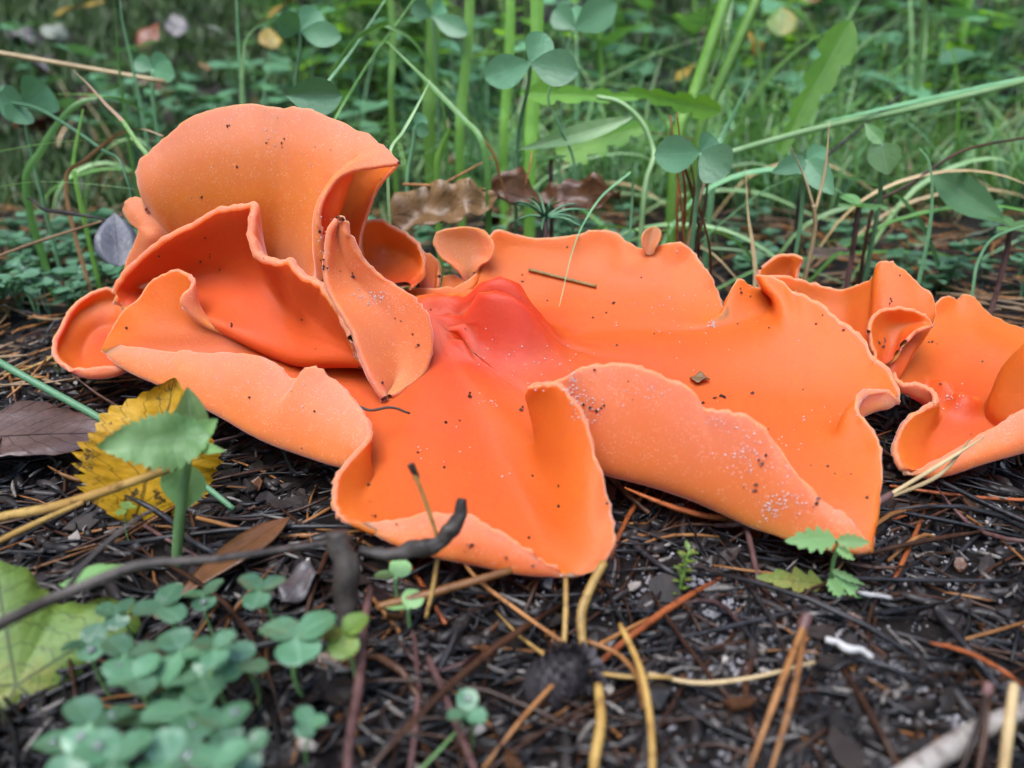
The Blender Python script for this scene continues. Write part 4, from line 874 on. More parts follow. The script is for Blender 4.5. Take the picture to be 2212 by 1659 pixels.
def clover_hero(label, c, y, leaflets, stem, mat=M_CLOVER, prof='obovate', cat='clover'):
    cp = at(c[0], c[1], y); org = np.array([cp[0], cp[1], float(ground(cp[0], cp[1]))])
    t = thing('clover', label, cat, org)
    for (lu, lv, ly, w) in leaflets:
        o = leaf_between('leaflet', None, None, mat, c, (lu, lv), y, ly, w, prof, rng.uniform(-.25, .25), n=16, fold=.12, droop=-.05, cup=.1)
        o.location = Vector((cp - org) * CM); o.parent = t
    if stem:
        P = chord_cr(np.array([cp] + [at(*s) for s in stem] + [np.array([at(*stem[-1])[0], at(*stem[-1])[1], float(ground(*at(*stem[-1])[:2])) - .1])]), 5)
        V, F = tube(P, 0.05, 6); with_uv(mesh_obj('stem', V, F, M_GRASSB, t, origin=org), [(0.5, .5)] * len(V))
    return t
clover_hero('three-part clover leaf standing clear above the weeds in the middle', (1146, 137), 19, [(1048, 168, 18.6, 72), (1178, 70, 19.2, 66), (1248, 155, 18.6, 78)], [(1140, 190, 19.2), (1118, 300, 19.6)])
clover_hero('clover with two leaflets raised like wings at the top edge', (1241, 62), 24, [(1330, 8, 23.5, 75), (1195, 20, 24.5, 55), (1240, 10, 25, 40)], [(1228, 100, 24), (1215, 190, 24)])
clover_hero('clover with wide flat leaflets above the hood at the back', (649, 68), 22, [(600, 40, 21.5, 62), (690, 20, 22.5, 60), (735, 80, 21.5, 55)], [(648, 110, 22), (639, 190, 22)])
clover_hero('clover with small three-part leaf right of the hood tip', (896, 272), 19, [(866, 262, 18.7, 32), (918, 248, 19.4, 32), (925, 288, 18.6, 32)], [(893, 310, 19), (880, 390, 19)])
clover_hero('round clover leaflets with dew in front of the rusty needles', (1512, 330), 16.9, [(1575, 372, 16.4, 92), (1415, 335, 16.6, 80), (1545, 292, 17.4, 50)], [(1512, 380, 17), (1505, 430, 17.1)])
clover_hero('dark blue green clover with pointed leaflets behind the forked dry stem', (1742, 345), 18.5, [(1668, 372, 18.2, 42), (1790, 320, 18.8, 46), (1800, 420, 17.9, 56)], [(1735, 400, 18.6), (1730, 470, 18.6)], M_CLOVER, 'ovate')
clover_hero('clover with big round leaflets at the left edge under the straw', (55, 232), 21, [(-5, 218, 20.6, 76), (104, 185, 21.5, 92), (30, 262, 20.4, 60)], [(60, 290, 21)])
clover_hero('clover leaf half hidden below the straw on the left', (330, 150), 25, [(290, 130, 25, 40), (365, 128, 25.5, 52), (375, 165, 24.5, 48)], [(330, 210, 25)])
clover_hero('clover leaf at the back near two wide upright blades', (935, 35), 25, [(888, 10, 25, 40), (1010, 72, 24.5, 46), (960, 5, 25.5, 36)], [(940, 90, 25)])
clover_hero('oval two-toned leaf on a thin stem right of the pale long stem', (1905, 310), 18.2, [(1918, 378, 17.9, 68), (1868, 265, 18.5, 30)], [(1903, 380, 18.3), (1900, 430, 18.4)], M_HERB, 'ovate', 'weed')
# rosette of small oval leaves
def rosette(label, c, y, n, r, w, mat, h=None):
    cp = at(c[0], c[1], y); org = np.array([cp[0], cp[1], float(ground(cp[0], cp[1]))]); t = thing('weed_rosette', label, 'weed', org)
    V, F = tube(chord_cr(np.array([org * [1, 1, 1] - [0, 0, .1], (org + cp) / 2 + [.05, 0, 0], cp]), 4), .06, 6); with_uv(mesh_obj('stem', V, F, M_NEEDLEP, t, origin=org), [(.5, .5)] * len(V))
    for k in range(n):
        o = leaf_obj('leaf', mat, t, L=pxw(r, cp) * rng.uniform(.8, 1.1), W=pxw(w, cp) / 2, prof='obovate', n=12, fold=.15, droop=-.1, seed=k)
        pose(o, cp - org, k * 6.283 / n + rng.uniform(-.2, .2), rng.uniform(.05, .5))
    return t
rosette('small dewy rosette of oval leaves behind the saddle fungus', (1855, 448), 18, 7, 62, 34, M_HERB)
rosette('leafy rosette at the right edge of the litter', (2185, 492), 18, 6, 60, 30, M_HERB)
rosette('small pale rosette among the weeds beside the bowed stalk', (1190, 345), 20, 5, 45, 26, M_HERB)
# pine seedling behind the back rim
sc_ = at(1178, 470, 17.5); so = np.array([sc_[0], sc_[1], float(ground(sc_[0], sc_[1]))]); ps = thing('pine_seedling', 'tiny pine seedling with a whorl of blue green needles behind the back rim', 'seedling', so)
V, F = tube(chord_cr(np.array([so - [0, 0, .1], so + [.1, 0, .5], sc_]), 4), .055, 6); mesh_obj('stem', V, F, M_NEEDLEP, ps, origin=so)
for k in range(16):
    a = k * 2.4; e = rng.uniform(-.2, .8); L_ = rng.uniform(.7, 1.0); d = np.array([math.cos(a) * math.cos(e), math.sin(a) * math.cos(e), math.sin(e)])
    P = chord_cr(np.array([sc_, sc_ + d * L_ * .5 + [0, 0, .05], sc_ + d * L_ - [0, 0, .08]]), 3); V, F = tube(P, np.linspace(.035, .015, len(P)), 4)
    with_uv(mesh_obj('needle', V, F, M_CLOVER, ps, origin=so), [(.5, .5)] * len(V))

# ------------------------------------------------------------------ dead leaves
def fallen(name, label, mat, c, y, Lpx, Wpx, yaw, pitch, roll, prof='ovate', **kw):
    cp = at(c[0], c[1], y); L = pxw(Lpx, cp); W = pxw(Wpx, cp) / 2
    args = dict(n=18, fold=.1, droop=-.06, ripple=.12, seed=int(c[0])); args.update(kw)
    o = leaf_obj(name, mat, None, thick=.02, L=L, W=W, prof=prof, **args)
    R = Matrix.Rotation(yaw, 3, 'Z') @ Matrix.Rotation(pitch, 3, 'X') @ Matrix.Rotation(roll, 3, 'Y')
    off = R @ Vector((0, L / 2, 0)); pose(o, Vector(cp) - off, yaw, pitch, roll)
    return tag(o, label, 'leaf')
fallen('dead_leaf', 'large curled tan brown dead leaf lying behind the small orange lobes', M_DLTAN, (960, 456), 18.3, 250, 110, -1.45, .1, .75, ripple=.35, cup=.6, curl=.3, crumple=.5, n=30)
fallen('dead_leaf', 'crumpled reddish brown dead leaf beside the pine seedling', M_DLBROWN, (1190, 420), 19.3, 300, 80, -1.6, .05, .6, ripple=.5, cup=.5, crumple=.6, n=30)
fallen('dead_leaf', 'dark slate coloured dead leaf propped behind the hood foot', M_DLDARK, (252, 515), 17.0, 130, 90, .3, .9, .2, ripple=.05)
fallen('dead_leaf', 'dark dead leaf lying flat behind the saddle fungus', M_DLPURP, (1790, 540), 19.0, 110, 60, -1.2, .05, 0)
fallen('dead_leaf', 'pale grey green dead leaf at the right behind the weeds', M_DLPALE, (2120, 500), 20.0, 120, 50, -1.3, .3, -.5)
fallen('dead_leaf', 'purple brown leathery dead leaf with dark veins at the left edge', M_DLPURP, (80, 935), 11.9, 300, 250, -1.5, .06, .06, ripple=.1, teeth=12, tooth=.05)
fallen('dead_leaf', 'long red brown bark-like dead leaf pointing down to the litter', M_DLBROWN, (510, 1190), 8.9, 300, 95, 2.5, -.05, .1, 'lance', ripple=.05)
fallen('dead_leaf', 'grey frayed dead leaf scrap beside a dark upright stub', M_DLGREY, (640, 1260), 8.3, 120, 85, 2.8, -.1, .1, ripple=.4)
fallen('dead_leaf', 'brown scrap of dead leaf by the bleached stick', M_DLPURP, (2120, 1195), 9.6, 190, 70, -1.35, .02, 0, 'lance')
fallen('dead_leaf', 'grey brown dead leaf at the right edge of the needle litter', M_DLGREY, (2165, 1465), 7.2, 120, 80, .3, .1, .2)
tag(leaf_between('yellow_leaf', None, None, M_YELLOW, (290, 1135), (385, 815), 9.75, 10.9, 300, 'ovate', .3, n=60, teeth=15, tooth=.10, ripple=.1, cup=-.12, fold=.08, droop=-.04, crumple=.22, seed=3), 'upright yellow birch leaf with black blotched toothed rim', 'leaf')
fallen('yellow_leaf', 'yellow leaf with brown patch on the mossy bank', M_YELLOW2, (172, 14), 46, 110, 66, -1.3, .3, .1)
fallen('dead_leaf', 'pale silvery dead leaf standing on the mossy bank', M_DLPALE, (118, 66), 45, 62, 60, .2, .8, .3, 'ovate', crumple=.5, n=24)
fallen('dead_leaf', 'mauve grey dead leaf on the moss under the straw', M_DLGREY, (81, 135), 38, 60, 44, .8, .5, .3, crumple=.4)
fallen('dead_leaf', 'rusty red dead leaf on the mossy bank', M_DLRED, (322, 75), 42, 75, 55, -.5, .8, .2)
fallen('dead_leaf', 'pinkish grey dead leaf beside the rusty leaf on the bank', M_DLGREY, (380, 52), 43, 66, 50, .5, .8, -.2)
fallen('dead_leaf', 'small white dead leaf on the dark bank', M_DLPALE, (463, 60), 42, 40, 22, 1.3, .5, 0)
fallen('dead_leaf', 'small oval tan dead leaf on the bank above the hood', M_DLTAN, (441, 142), 36, 34, 22, 1.0, .6, 0)
fallen('yellow_leaf', 'bright yellow leaf behind the clover above the hood', M_YELLOW2, (600, 20), 40, 100, 60, -1.2, .6, 0)
fallen('yellow_leaf', 'small yellow leaf hanging behind the flat clover leaflets', M_YELLOW2, (583, 82), 36, 55, 50, .4, .9, 0)
fallen('yellow_leaf', 'round yellow leaf beside the two thick stalks', M_YELLOW2, (1625, 95), 32, 66, 56, .5, .9, .4, 'ovate', crumple=.3)
fallen('yellow_leaf', 'small yellow leaf in front of the thick stalk foot', M_YELLOW2, (1480, 155), 33, 60, 36, -1.1, .7, 0)
fallen('yellow_leaf', 'yellow green leaf near the top by the thick stalks', M_YGREEN, (1690, 45), 34, 80, 66, -.4, .9, .1)
# ------------------------------------------------------------------ foreground heroes
# palmate leaf in the near left corner
def palmate(name, label, mat, c, y, rpx, yaw, pitch, roll, lobes=5):
    cp = at(c[0], c[1], y); R = pxw(rpx, cp); V = [(0, 0, 0)]; U = [(0, .3)]; F = []; n = 140; rings = 6
    for i in range(n):
        a = i / n * 2 * math.pi
        r = R * (0.80 + 0.15 * math.cos(lobes * a) + 0.05 * abs(((a * 26 / 6.283) % 1) - .5) * 2)
        if math.cos(a) < -.93: r *= .55
        for k in range(1, rings + 1):
            q = r * k / rings; V.append((q * math.sin(a), q * math.cos(a), .07 * R * math.cos(lobes * a) * (k / rings) ** 2 - .12 * R * (k / rings) ** 2)); U.append((math.sin(lobes * a / 2) * k / rings, k / rings))
    for i in range(n):
        j = (i + 1) % n; F.append((0, 1 + i * rings, 1 + j * rings))
        for k in range(rings - 1): F.append((1 + i * rings + k, 1 + i * rings + k + 1, 1 + j * rings + k + 1, 1 + j * rings + k))
    m = len(V); V = np.array(V); V = np.concatenate([V, V - [0, 0, .02]]); F = F + [tuple(m + q for q in f[::-1]) for f in F]
    for i in range(n):
        j = (i + 1) % n; a, b = i * rings + rings, j * rings + rings; F.append((a, m + a, m + b, b))
    o = with_uv(mesh_obj(name, V, F, mat), U * 2); pose(o, cp, yaw, pitch, roll); return tag(o, label, 'leaf')
palmate('lobed_leaf', 'big lobed leaf fading from green to yellow in front of the trefoils', M_YGREEN, (35, 1480), 6.9, 285, .5, .8, .1)
fallen('weed_leaf', 'toothed green leaf under the dark twig', M_SEED, (215, 1235), 8.0, 170, 75, -1.3, .2, -.2, 'ovate', teeth=11, tooth=.08)
# seedling in front of the yellow leaf
sb = at(382, 1215, 8.9); so = np.array([sb[0], sb[1], float(ground(sb[0], sb[1]))]); sd = thing('green_seedling', 'pale green seedling with toothed leaves in front of the yellow birch leaf', 'seedling', so)
def add_leaf(parent, org, mat, a, b, ya, yb, wpx, prof, roll=0, name='leaf', **kw):
    o = leaf_between(name, None, None, mat, a, b, ya, yb, wpx, prof, roll, **kw); o.location = Vector((at(a[0], a[1], ya) - org) * CM); o.parent = parent; return o
part_tube('stem', sd, so, M_SEED, [(382, 1215), (388, 1120), (402, 1010), (410, 950)], 8.9, 9.0, 22, 'start', (1, 1.1, .9), 8)
add_leaf(sd, so, M_SEED, (455, 940), (208, 965), 8.9, 8.5, 120, 'ovate', .1, n=60, fold=.1, droop=.02, teeth=13, tooth=.13, ripple=.12, crumple=.18, seed=5)
add_leaf(sd, so, M_PALE, (415, 945), (405, 835), 9.1, 9.15, 70, 'ovate', .1, n=16, fold=.5, droop=.0)
add_leaf(sd, so, M_SEED, (405, 950), (470, 905), 9.0, 8.9, 55, 'ovate', .1, n=24, fold=.2, droop=.0, teeth=8, tooth=.1)
add_leaf(sd, so, M_SEED, (410, 960), (475, 975), 8.95, 8.6, 28, 'lance', .2, n=14)
add_leaf(sd, so, M_SEED, (400, 1000), (395, 1105), 9.1, 9.0, 95, 'ovate', .2, n=16, fold=.2, droop=-.05)
stalk('green_shoot', 'smooth blue green stem slanting in from the left under the yellow leaf', 'stem', M_CLOVER, [(-40, 755), (0, 783), (110, 845), (215, 903), (330, 975), (440, 1048), (505, 1100)], 12, 10, 17, None, (1, 1, .7), None, 9)
stalk('dry_straw', 'thick yellow brown straw with a dark tip in front of the yellow leaf', 'straw', M_NEEDLEY, [(-40, 1130), (0, 1118), (130, 1092), (260, 1050), (375, 1010)], 8.9, 9.0, 21, None, (.9, 1.1, .8), None, 9)
stalk('dry_straw', 'thinner straw forking off below the thick yellow straw', 'straw', M_NEEDLEY, [(-40, 1190), (0, 1168), (90, 1125), (180, 1085)], 8.6, 8.8, 15, None, (.8, 1, .7))
stalk('dark_twig', 'blurred dark twig reaching in from the left over the trefoils', 'twig', M_TWIG, [(-40, 1370, 6.4), (0, 1345, 6.5), (150, 1275, 6.7), (300, 1215, 7.0), (450, 1205, 7.2), (600, 1185, 7.5), (760, 1165, 7.9)], 0, 0, 26, None, (1.1, .8, .5), None, 8, .35)
stalk('dark_twig', 'thin dark side twig rising from the blurred twig', 'twig', M_TWIG, [(130, 1290, 6.7), (200, 1200, 7.2), (280, 1130, 7.6), (340, 1095, 7.9)], 0, 0, 13, None, (1, .8, .4), None, 7, .3)
stalk('dark_stub', 'dark upright wooden stub beside the spout lip', 'stub', M_TWIG, [(752, 1330, 7.6), (745, 1280, 7.65), (748, 1220, 7.7), (732, 1180, 7.75), (728, 1150, 7.8)], 0, 0, 56, 'start', (.7, 1.0, .8), None, 12, .22, 8)
stalk('bark_strip', 'curled black bark strip resting against the spout lip', 'bark', M_TWIG, [(775, 1190, 8.0), (840, 1196, 8.0), (910, 1185, 8.0), (960, 1155, 8.05), (990, 1120, 8.1), (1000, 1078, 8.2)], 0, 0, 34, None, (.6, 1.2, .5), None, 11, .75, 9)
# trefoils
TREF_MESH = None
def trefoil_parts(t, heads, org):
    for (hp, r, tilt, yaw) in heads:
        hp = np.asarray(hp); base = org + np.array([rng.uniform(-.15, .15), rng.uniform(-.15, .15), -.1])
        P = chord_cr(np.array([base, (base + hp) / 2 + [rng.uniform(-.1, .1), rng.uniform(-.1, .1), .05], hp]), 4)
        V, F = tube(P, r * .07, 5); st = with_uv(mesh_obj('leaf_stalk', V, F, M_SEED, t, origin=org), [(.5, .5)] * len(V))
        for k in range(3):
            o = leaf_obj('leaflet', M_YGREEN if 'yellow' in t['label'] else M_TREF, st, L=r * rng.uniform(.88, 1.08), W=r * .52, prof='round', n=12, fold=rng.uniform(.02, .22), droop=rng.uniform(-.16, .04), ripple=.05, seed=k)
            ya = yaw + k * 2.094 + rng.uniform(-.15, .15); pose(o, hp - org, ya, tilt * math.cos(ya) + rng.uniform(-.05, .25), tilt * math.sin(ya) + rng.uniform(-.15, .15))
def trefoil_at(label, c, y, rpx, tilt=-.5, yaw=None, group=None, lift=None):
    if lift is not None: y = on_ground(c[0], c[1], lift)[1]
    p = at(c[0], c[1], y); org = np.array([p[0], p[1] + .1, float(ground(p[0], p[1] + .1))]); t = thing('trefoil', label, 'clover', org, group)
    trefoil_parts(t, [(p, pxw(rpx, p), tilt, rng.uniform(0, 2) if yaw is None else yaw)], org); return t
FGT = [(640, 1375, 7.6, 82), (535, 1295, 8.1, 50), (345, 1330, 7.6, 55), (290, 1395, 7.2, 60), (395, 1400, 7.2, 66), (455, 1385, 7.4, 52), (270, 1470, 6.9, 56), (360, 1480, 6.8, 70), (430, 1470, 6.9, 72), (500, 1440, 7.1, 55), (215, 1560, 6.5, 70), (320, 1560, 6.5, 72), (420, 1555, 6.5, 76), (510, 1550, 6.6, 60),
       (150, 1640, 6.2, 75), (270, 1650, 6.1, 85), (380, 1640, 6.2, 80), (470, 1630, 6.3, 64), (245, 1330, 7.5, 44), (440, 1300, 7.9, 44), (560, 1620, 6.3, 48), (200, 1400, 7.2, 50)]
for i, (u, v, y, r) in enumerate(FGT):
    if i: u += rng.uniform(-28, 28); v += rng.uniform(-22, 22)
    nb = min((('by the lobed leaf', 130, 1500), ('under the blurred dark twig', 300, 1270), ('beside the largest dewy trefoil', 600, 1370), ('in the thick of the trefoil cluster', 390, 1440), ('near the little trefoil by the dark stems', 620, 1580), ('beside the tip of the lobed leaf', 230, 1360)), key=lambda q: (q[1] - u) ** 2 + (q[2] - v) ** 2)[0]
    lab = 'largest dewy trefoil leaf of the cluster near the dark stub' if i == 0 else '%s round-leaved trefoil %s' % ('tiny' if r < 52 else 'small' if r < 66 else 'bigger', nb)
    trefoil_at(lab, (u, v), y, r * 1.12, .25, None, None if i == 0 else 'trefoils clustered by the lobed leaf', rng.uniform(.65, 1.2))
trefoil_at('single yellow green trefoil leaf next to the largest dewy one', (742, 1372), 7.5, 66, .25, lift=.9)
trefoil_at('small bright trefoil on a slanting stem in the dark litter', (1010, 1535), 6.8, 46, .25, .0, lift=.8)
trefoil_at('little trefoil leaf left of the thick dark stems in the litter', (668, 1562), 6.5, 44, .2, lift=.7)
trefoil_at('tiny trefoil leaf on the soil below the yellow birch leaf', (273, 1098), 9.4, 24, .2)
for (u, v, y, r, lab) in [(853, 1245, 8.1, 40, 'green notched round leaf under the spout lip'), (880, 1312, 7.7, 40, 'lower green round leaf half under the brown stick')]:
    p = at(u, v, y); org = np.array([p[0], p[1] + .1, float(ground(p[0], p[1] + .1))]); t = thing('round_leaf_plant', lab, 'plant', org); rr = pxw(r, p)
    V, F = tube(chord_cr(np.array([org - [0, 0, .1], (org + p) / 2, p]), 4), .03, 5); with_uv(mesh_obj('stem', V, F, M_SEED, t, origin=org), [(.5, .5)] * 1000 if False else [(.5, .5)] * len(V))
    for k in (-1, 1):
        o = leaf_obj('leaf', M_SEED, t, L=rr * 1.15, W=rr * .62, prof='round', n=14, fold=.12, droop=-.1); pose(o, p - org, k * 1.0 + .5, .1 + .3 * (k < 0), .3)
# parsley-like seedling right of the front wall
pb = at(1805, 1250, 8.75); po = np.array([pb[0], pb[1], float(ground(pb[0], pb[1]))]); pp = thing('parsley_seedling', 'small parsley-like seedling with toothed leaves under the front corner', 'seedling', po)
part_tube('stem', pp, po, M_SEED, [(1792, 1260), (1800, 1215), (1808, 1180), (1805, 1165)], 8.7, 8.5, 9, 'start')
for a, b_, w, r in [((1805, 1165), (1697, 1168), 52, .1), ((1808, 1167), (1880, 1172), 34, .1), ((1808, 1180), (1845, 1210), 22, .2), ((1795, 1230), (1870, 1265), 16, .1), ((1800, 1240), (1880, 1305), 26, .1), ((1790, 1250), (1830, 1300), 30, .2)]:
    add_leaf(pp, po, M_SEED, a, b_, 8.5, 8.35, w, 'ovate', r, n=30, fold=.15, teeth=5, tooth=.32, droop=-.03)
add_leaf(pp, po, M_YGREEN, (1780, 1262), (1640, 1245), 8.6, 8.5, 48, 'ovate', .1, n=30, fold=.15, teeth=4, tooth=.4, droop=-.1)
# moss sprig
mb = at(1480, 1290, 8.4); mo = np.array([mb[0], mb[1], float(ground(mb[0], mb[1])) - .05]); ms = thing('moss_sprig', 'single yellow green moss sprig on bare soil', 'moss', mo)
part_tube('stem', ms, mo, M_STALK, [(1465, 1290), (1475, 1245), (1488, 1190)], 8.4, 8.5, 6, 'start')
for k in range(22):
    q = k / 21; p = at(1466 + 22 * q, 1285 - 95 * q, 8.4 + .1 * q)
    o = leaf_obj('leaf', M_YGREEN, ms, L=.16, W=.035, prof='lance', n=5, fold=.3, droop=-.1, seed=k); pose(o, p - mo, k * 2.4, .5)
# pine cone
cc = at(1205, 1500, 7.0); co = np.array([cc[0], cc[1], 0]); cone = thing('pine_cone', 'small blackened pine cone half buried in the needle litter', 'cone', co)
R_ = pxw(70, cc); cz = float(ground(cc[0], cc[1])) + R_ * .5; ctr = np.array([cc[0], cc[1], cz]); axis = np.array([.55, -.12, .6]); axis /= np.linalg.norm(axis)
P = [ctr + axis * R_ * a for a in np.linspace(-1.25, 1.2, 9)]; V, F = tube(P, [R_ * q for q in (.35, .72, .84, .86, .84, .78, .66, .45, .15)], 12, .08); mesh_obj('core', V, F, M_CONE, cone, origin=co)
sV, sF, _ = leaf(L=R_ * .36, W=R_ * .14, prof='round', n=5, fold=-.3, droop=.3); m_ = len(sV); sV2 = np.concatenate([sV, sV - [0, 0, R_ * .12]]); sF2 = sF + [tuple(m_ + q for q in f[::-1]) for f in sF]
e1 = np.cross(axis, [0, 0, 1.0]); e1 /= np.linalg.norm(e1); e2 = np.cross(axis, e1); scale_mesh = None
for k in range(130):
    h = -1.15 + 2.3 * k / 129; a = k * 2.39996; rad = R_ * .84 * math.sqrt(max(.03, 1 - (h * .82) ** 2)); d = e1 * math.cos(a) + e2 * math.sin(a); p = ctr + axis * R_ * h * 1.05 + d * rad * .9
    if scale_mesh is None: o = mesh_obj('scale', sV2, sF2, M_CONE, cone); scale_mesh = o.data
    else: o = bpy.data.objects.new('scale', scale_mesh); COL.objects.link(o); o.parent = cone
    yv = (axis * .9 + d * rng.uniform(.25, .55) + e1 * rng.uniform(-.2, .2)); yv /= np.linalg.norm(yv); xv = np.cross(yv, d); xv /= np.linalg.norm(xv); zv = np.cross(xv, yv)
    M3 = Matrix((xv, yv, zv)).transposed(); o.matrix_local = Matrix.Translation(Vector((p - co) * CM)) @ M3.to_4x4()
# sticks and stems in the needle litter
ST = [('dry_straw', 'knobby yellow brown stem with a white fuzzy node below the spout', 'stem', M_NEEDLEY, [(1305, 1215, 8.3), (1275, 1270, 8.0), (1255, 1330, 7.7), (1262, 1400, 7.4), (1290, 1455, 7.1)], 27, .15),
      ('dry_straw', 'lower piece of yellow brown stem below the white fuzzy node', 'stem', M_NEEDLEY, [(1292, 1480, 7.0), (1298, 1560, 6.7), (1285, 1640, 6.4), (1278, 1720, 6.2)], 30, .1),
      ('dry_straw', 'straight pale stem standing under the spout lip', 'stem', M_NEEDLEY, [(1222, 1250, 8.35), (1222, 1330, 7.9), (1216, 1425, 7.45)], 17, .1),
      ('brown_stick', 'brown stick with an orange broken end under the spout lip', 'stick', M_NEEDLEO, [(812, 1312, 7.7), (900, 1290, 7.85), (1000, 1262, 8.0), (1105, 1232, 8.2)], 24, .2),
      ('white_stick', 'short bleached white stick lying on the dark litter', 'stick', M_WHITEWOOD, [(1784, 1380, 7.9), (1806, 1388, 7.8), (1830, 1402, 7.7), (1860, 1408, 7.6), (1885, 1420, 7.6)], 20, .5),
      ('grey_branch', 'weathered grey branch in the lower right corner', 'branch', M_GREYWOOD, [(1930, 1690, 6.2), (2030, 1630, 6.4), (2120, 1575, 6.6), (2250, 1520, 6.8)], 60, .2),
      ('white_stick', 'small bleached stick behind the parsley-like seedling', 'stick', M_WHITEWOOD, [(1850, 1278, 8.6), (1870, 1284, 8.6), (1890, 1284, 8.5), (1925, 1292, 8.5)], 14, .4),
      ('reddish_twig', 'red brown stem leaning in the dark litter by the round leaves', 'stem', M_NEEDLEP, [(800, 1270, 7.6), (785, 1360, 7.2), (775, 1480, 6.6), (755, 1600, 6.2), (750, 1700, 6.0)], 28, .1),
      ('reddish_twig', 'pair of rosy stems meeting above the small bright trefoil', 'stem', M_NEEDLEP, [(925, 1420, 7.1), (960, 1500, 6.8), (1000, 1600, 6.5), (1040, 1700, 6.2)], 20, .1),
      ('pine_needle', 'thick yellow needle standing right of the blackened cone', 'needle', M_NEEDLEY, [(1340, 1350, 7.8), (1385, 1450, 7.2), (1405, 1560, 6.8), (1410, 1700, 6.3)], 19, .05),
      ('pine_needle', 'long orange needle running from the bark strip to the cone', 'needle', M_NEEDLEO, [(985, 1190, 8.2), (1030, 1250, 8.0), (1120, 1320, 7.6), (1220, 1390, 7.3)], 11, .05),
      ('pine_needle', 'curved orange needle right of the knobby stem', 'needle', M_NEEDLEO, [(1270, 1385, 7.6), (1330, 1410, 7.4), (1375, 1460, 7.2), (1390, 1530, 6.9)], 13, .05),
      ('pine_needle', 'needle with a dark tip standing in the spout', 'needle', M_NEEDLEY, [(890, 1012, 8.35), (910, 1060, 8.25), (935, 1130, 8.15), (945, 1165, 8.1)], 12, .1),
      ('pine_needle', 'straight pale needle below the bark strip', 'needle', M_NEEDLEY, [(945, 1205, 8.1), (935, 1270, 7.9), (920, 1335, 7.7)], 13, .1),
      ('dark_tip', 'black husk capping the needle in the spout', 'husk', M_BARK, [(886, 1002, 8.36), (893, 1020, 8.34), (899, 1036, 8.32)], 20, .3),
      ('fungus_fuzz', 'white fuzzy mould node on the knobby yellow stem', 'mould', M_WHITEWOOD, [(1284, 1446, 7.1), (1294, 1465, 7.05), (1298, 1484, 7.0)], 36, .7),
      ('green_shoot', 'thin green stem of the small bright trefoil', 'stem', M_SEED, [(1000, 1565, 6.75), (950, 1620, 6.5), (880, 1690, 6.2)], 9, 0),
      ('dry_straw', 'pale straw standing in the lower right corner', 'straw', M_STRAW, [(2190, 1480, 6.8), (2180, 1560, 6.6), (2165, 1690, 6.2)], 30, 0),
      ('grass_straw', 'long pale straw lying across the litter below the bleached stick', 'straw', M_STRAW, [(1400, 1455, 7.4), (1500, 1475, 7.4), (1620, 1465, 7.5), (1760, 1430, 7.7)], 12, .1),
      ('dark_twig', 'thin curved dark stem hooked on the orange floor by the flap tip', 'stem', M_BARK, [(775, 878, 11.0), (800, 886, 10.95), (845, 880, 10.95), (885, 893, 10.85)], 8, .2)]
LIFT = {'lower piece': .35, 'short bleached': .3, 'weathered grey': .45, 'small bleached': .2, 'pair of': .5, 'thick yellow': .6, 'long orange': .5, 'curved orange': .4, 'thin green': .35, 'pale straw': .6, 'long pale': .25, 'red brown': .6}
for nm, lab, cat, mat, pts, w, kn in ST:
    stalk(nm, lab, cat, mat, pts, 0, 0, w * .82, None, (.9, 1, .8), None, 8, kn, 6, LIFT.get(lab.split()[0] + ' ' + lab.split()[1]))
def needle_pair(label, tip, ends, ys, wpx, mat, group=None, lift=None):
    if lift: ys = (on_ground(*tip, lift[0])[1], on_ground(*ends[0][0], lift[1])[1])
    a = at(tip[0], tip[1], ys[0]); t = thing('needle_pair', label, 'needles', a, group)
    for (e, mid) in ends:
        part_tube('needle', t, a, mat, [tip, mid, e], ys[0], ys[1], wpx, None, (.8, 1, .4), 6)
    d = (1 if ends[0][0][1] > tip[1] else -1)
    part_tube('sheath', t, a, M_NEEDLEP, [(tip[0] + (tip[0] - ends[0][1][0]) * .05, tip[1] + (tip[1] - ends[0][1][1]) * .05), (tip[0] + (ends[0][1][0] - tip[0]) * .22, tip[1] + (ends[0][1][1] - tip[1]) * .22)], ys[0], ys[0] + (ys[1] - ys[0]) * .1, wpx * 1.6, None, (1, 1, .8), 7)
    return t
needle_pair('orange needle pair with dark sheath slanting down in the right litter', (1742, 1335), [((1608, 1690), (1690, 1470)), ((1655, 1700), (1715, 1490))], (7.9, 6.2), 16, M_NEEDLEO, None, (.9, .45))
needle_pair('pale twisted needle pair leaning on the right-hand fungus', (1900, 1082), [((2125, 945), (2020, 1010)), ((2095, 950), (2030, 1025))], (9.8, 10.85), 11, M_STRAW)
needle_pair('brown needle pair with purple sheath at the bottom of the litter', (2135, 1480), [((2060, 1700), (2110, 1580)), ((2100, 1720), (2125, 1600))], (7.0, 6.0), 15, M_NEEDLE, None, (.9, .4))
needle_pair('rust needle pair lying in the shade below the left point', (55, 915), [((260, 830), (160, 862)), ((290, 838), (180, 872))], (11.7, 12.6), 9, M_NEEDLE, None, (.3, .3))
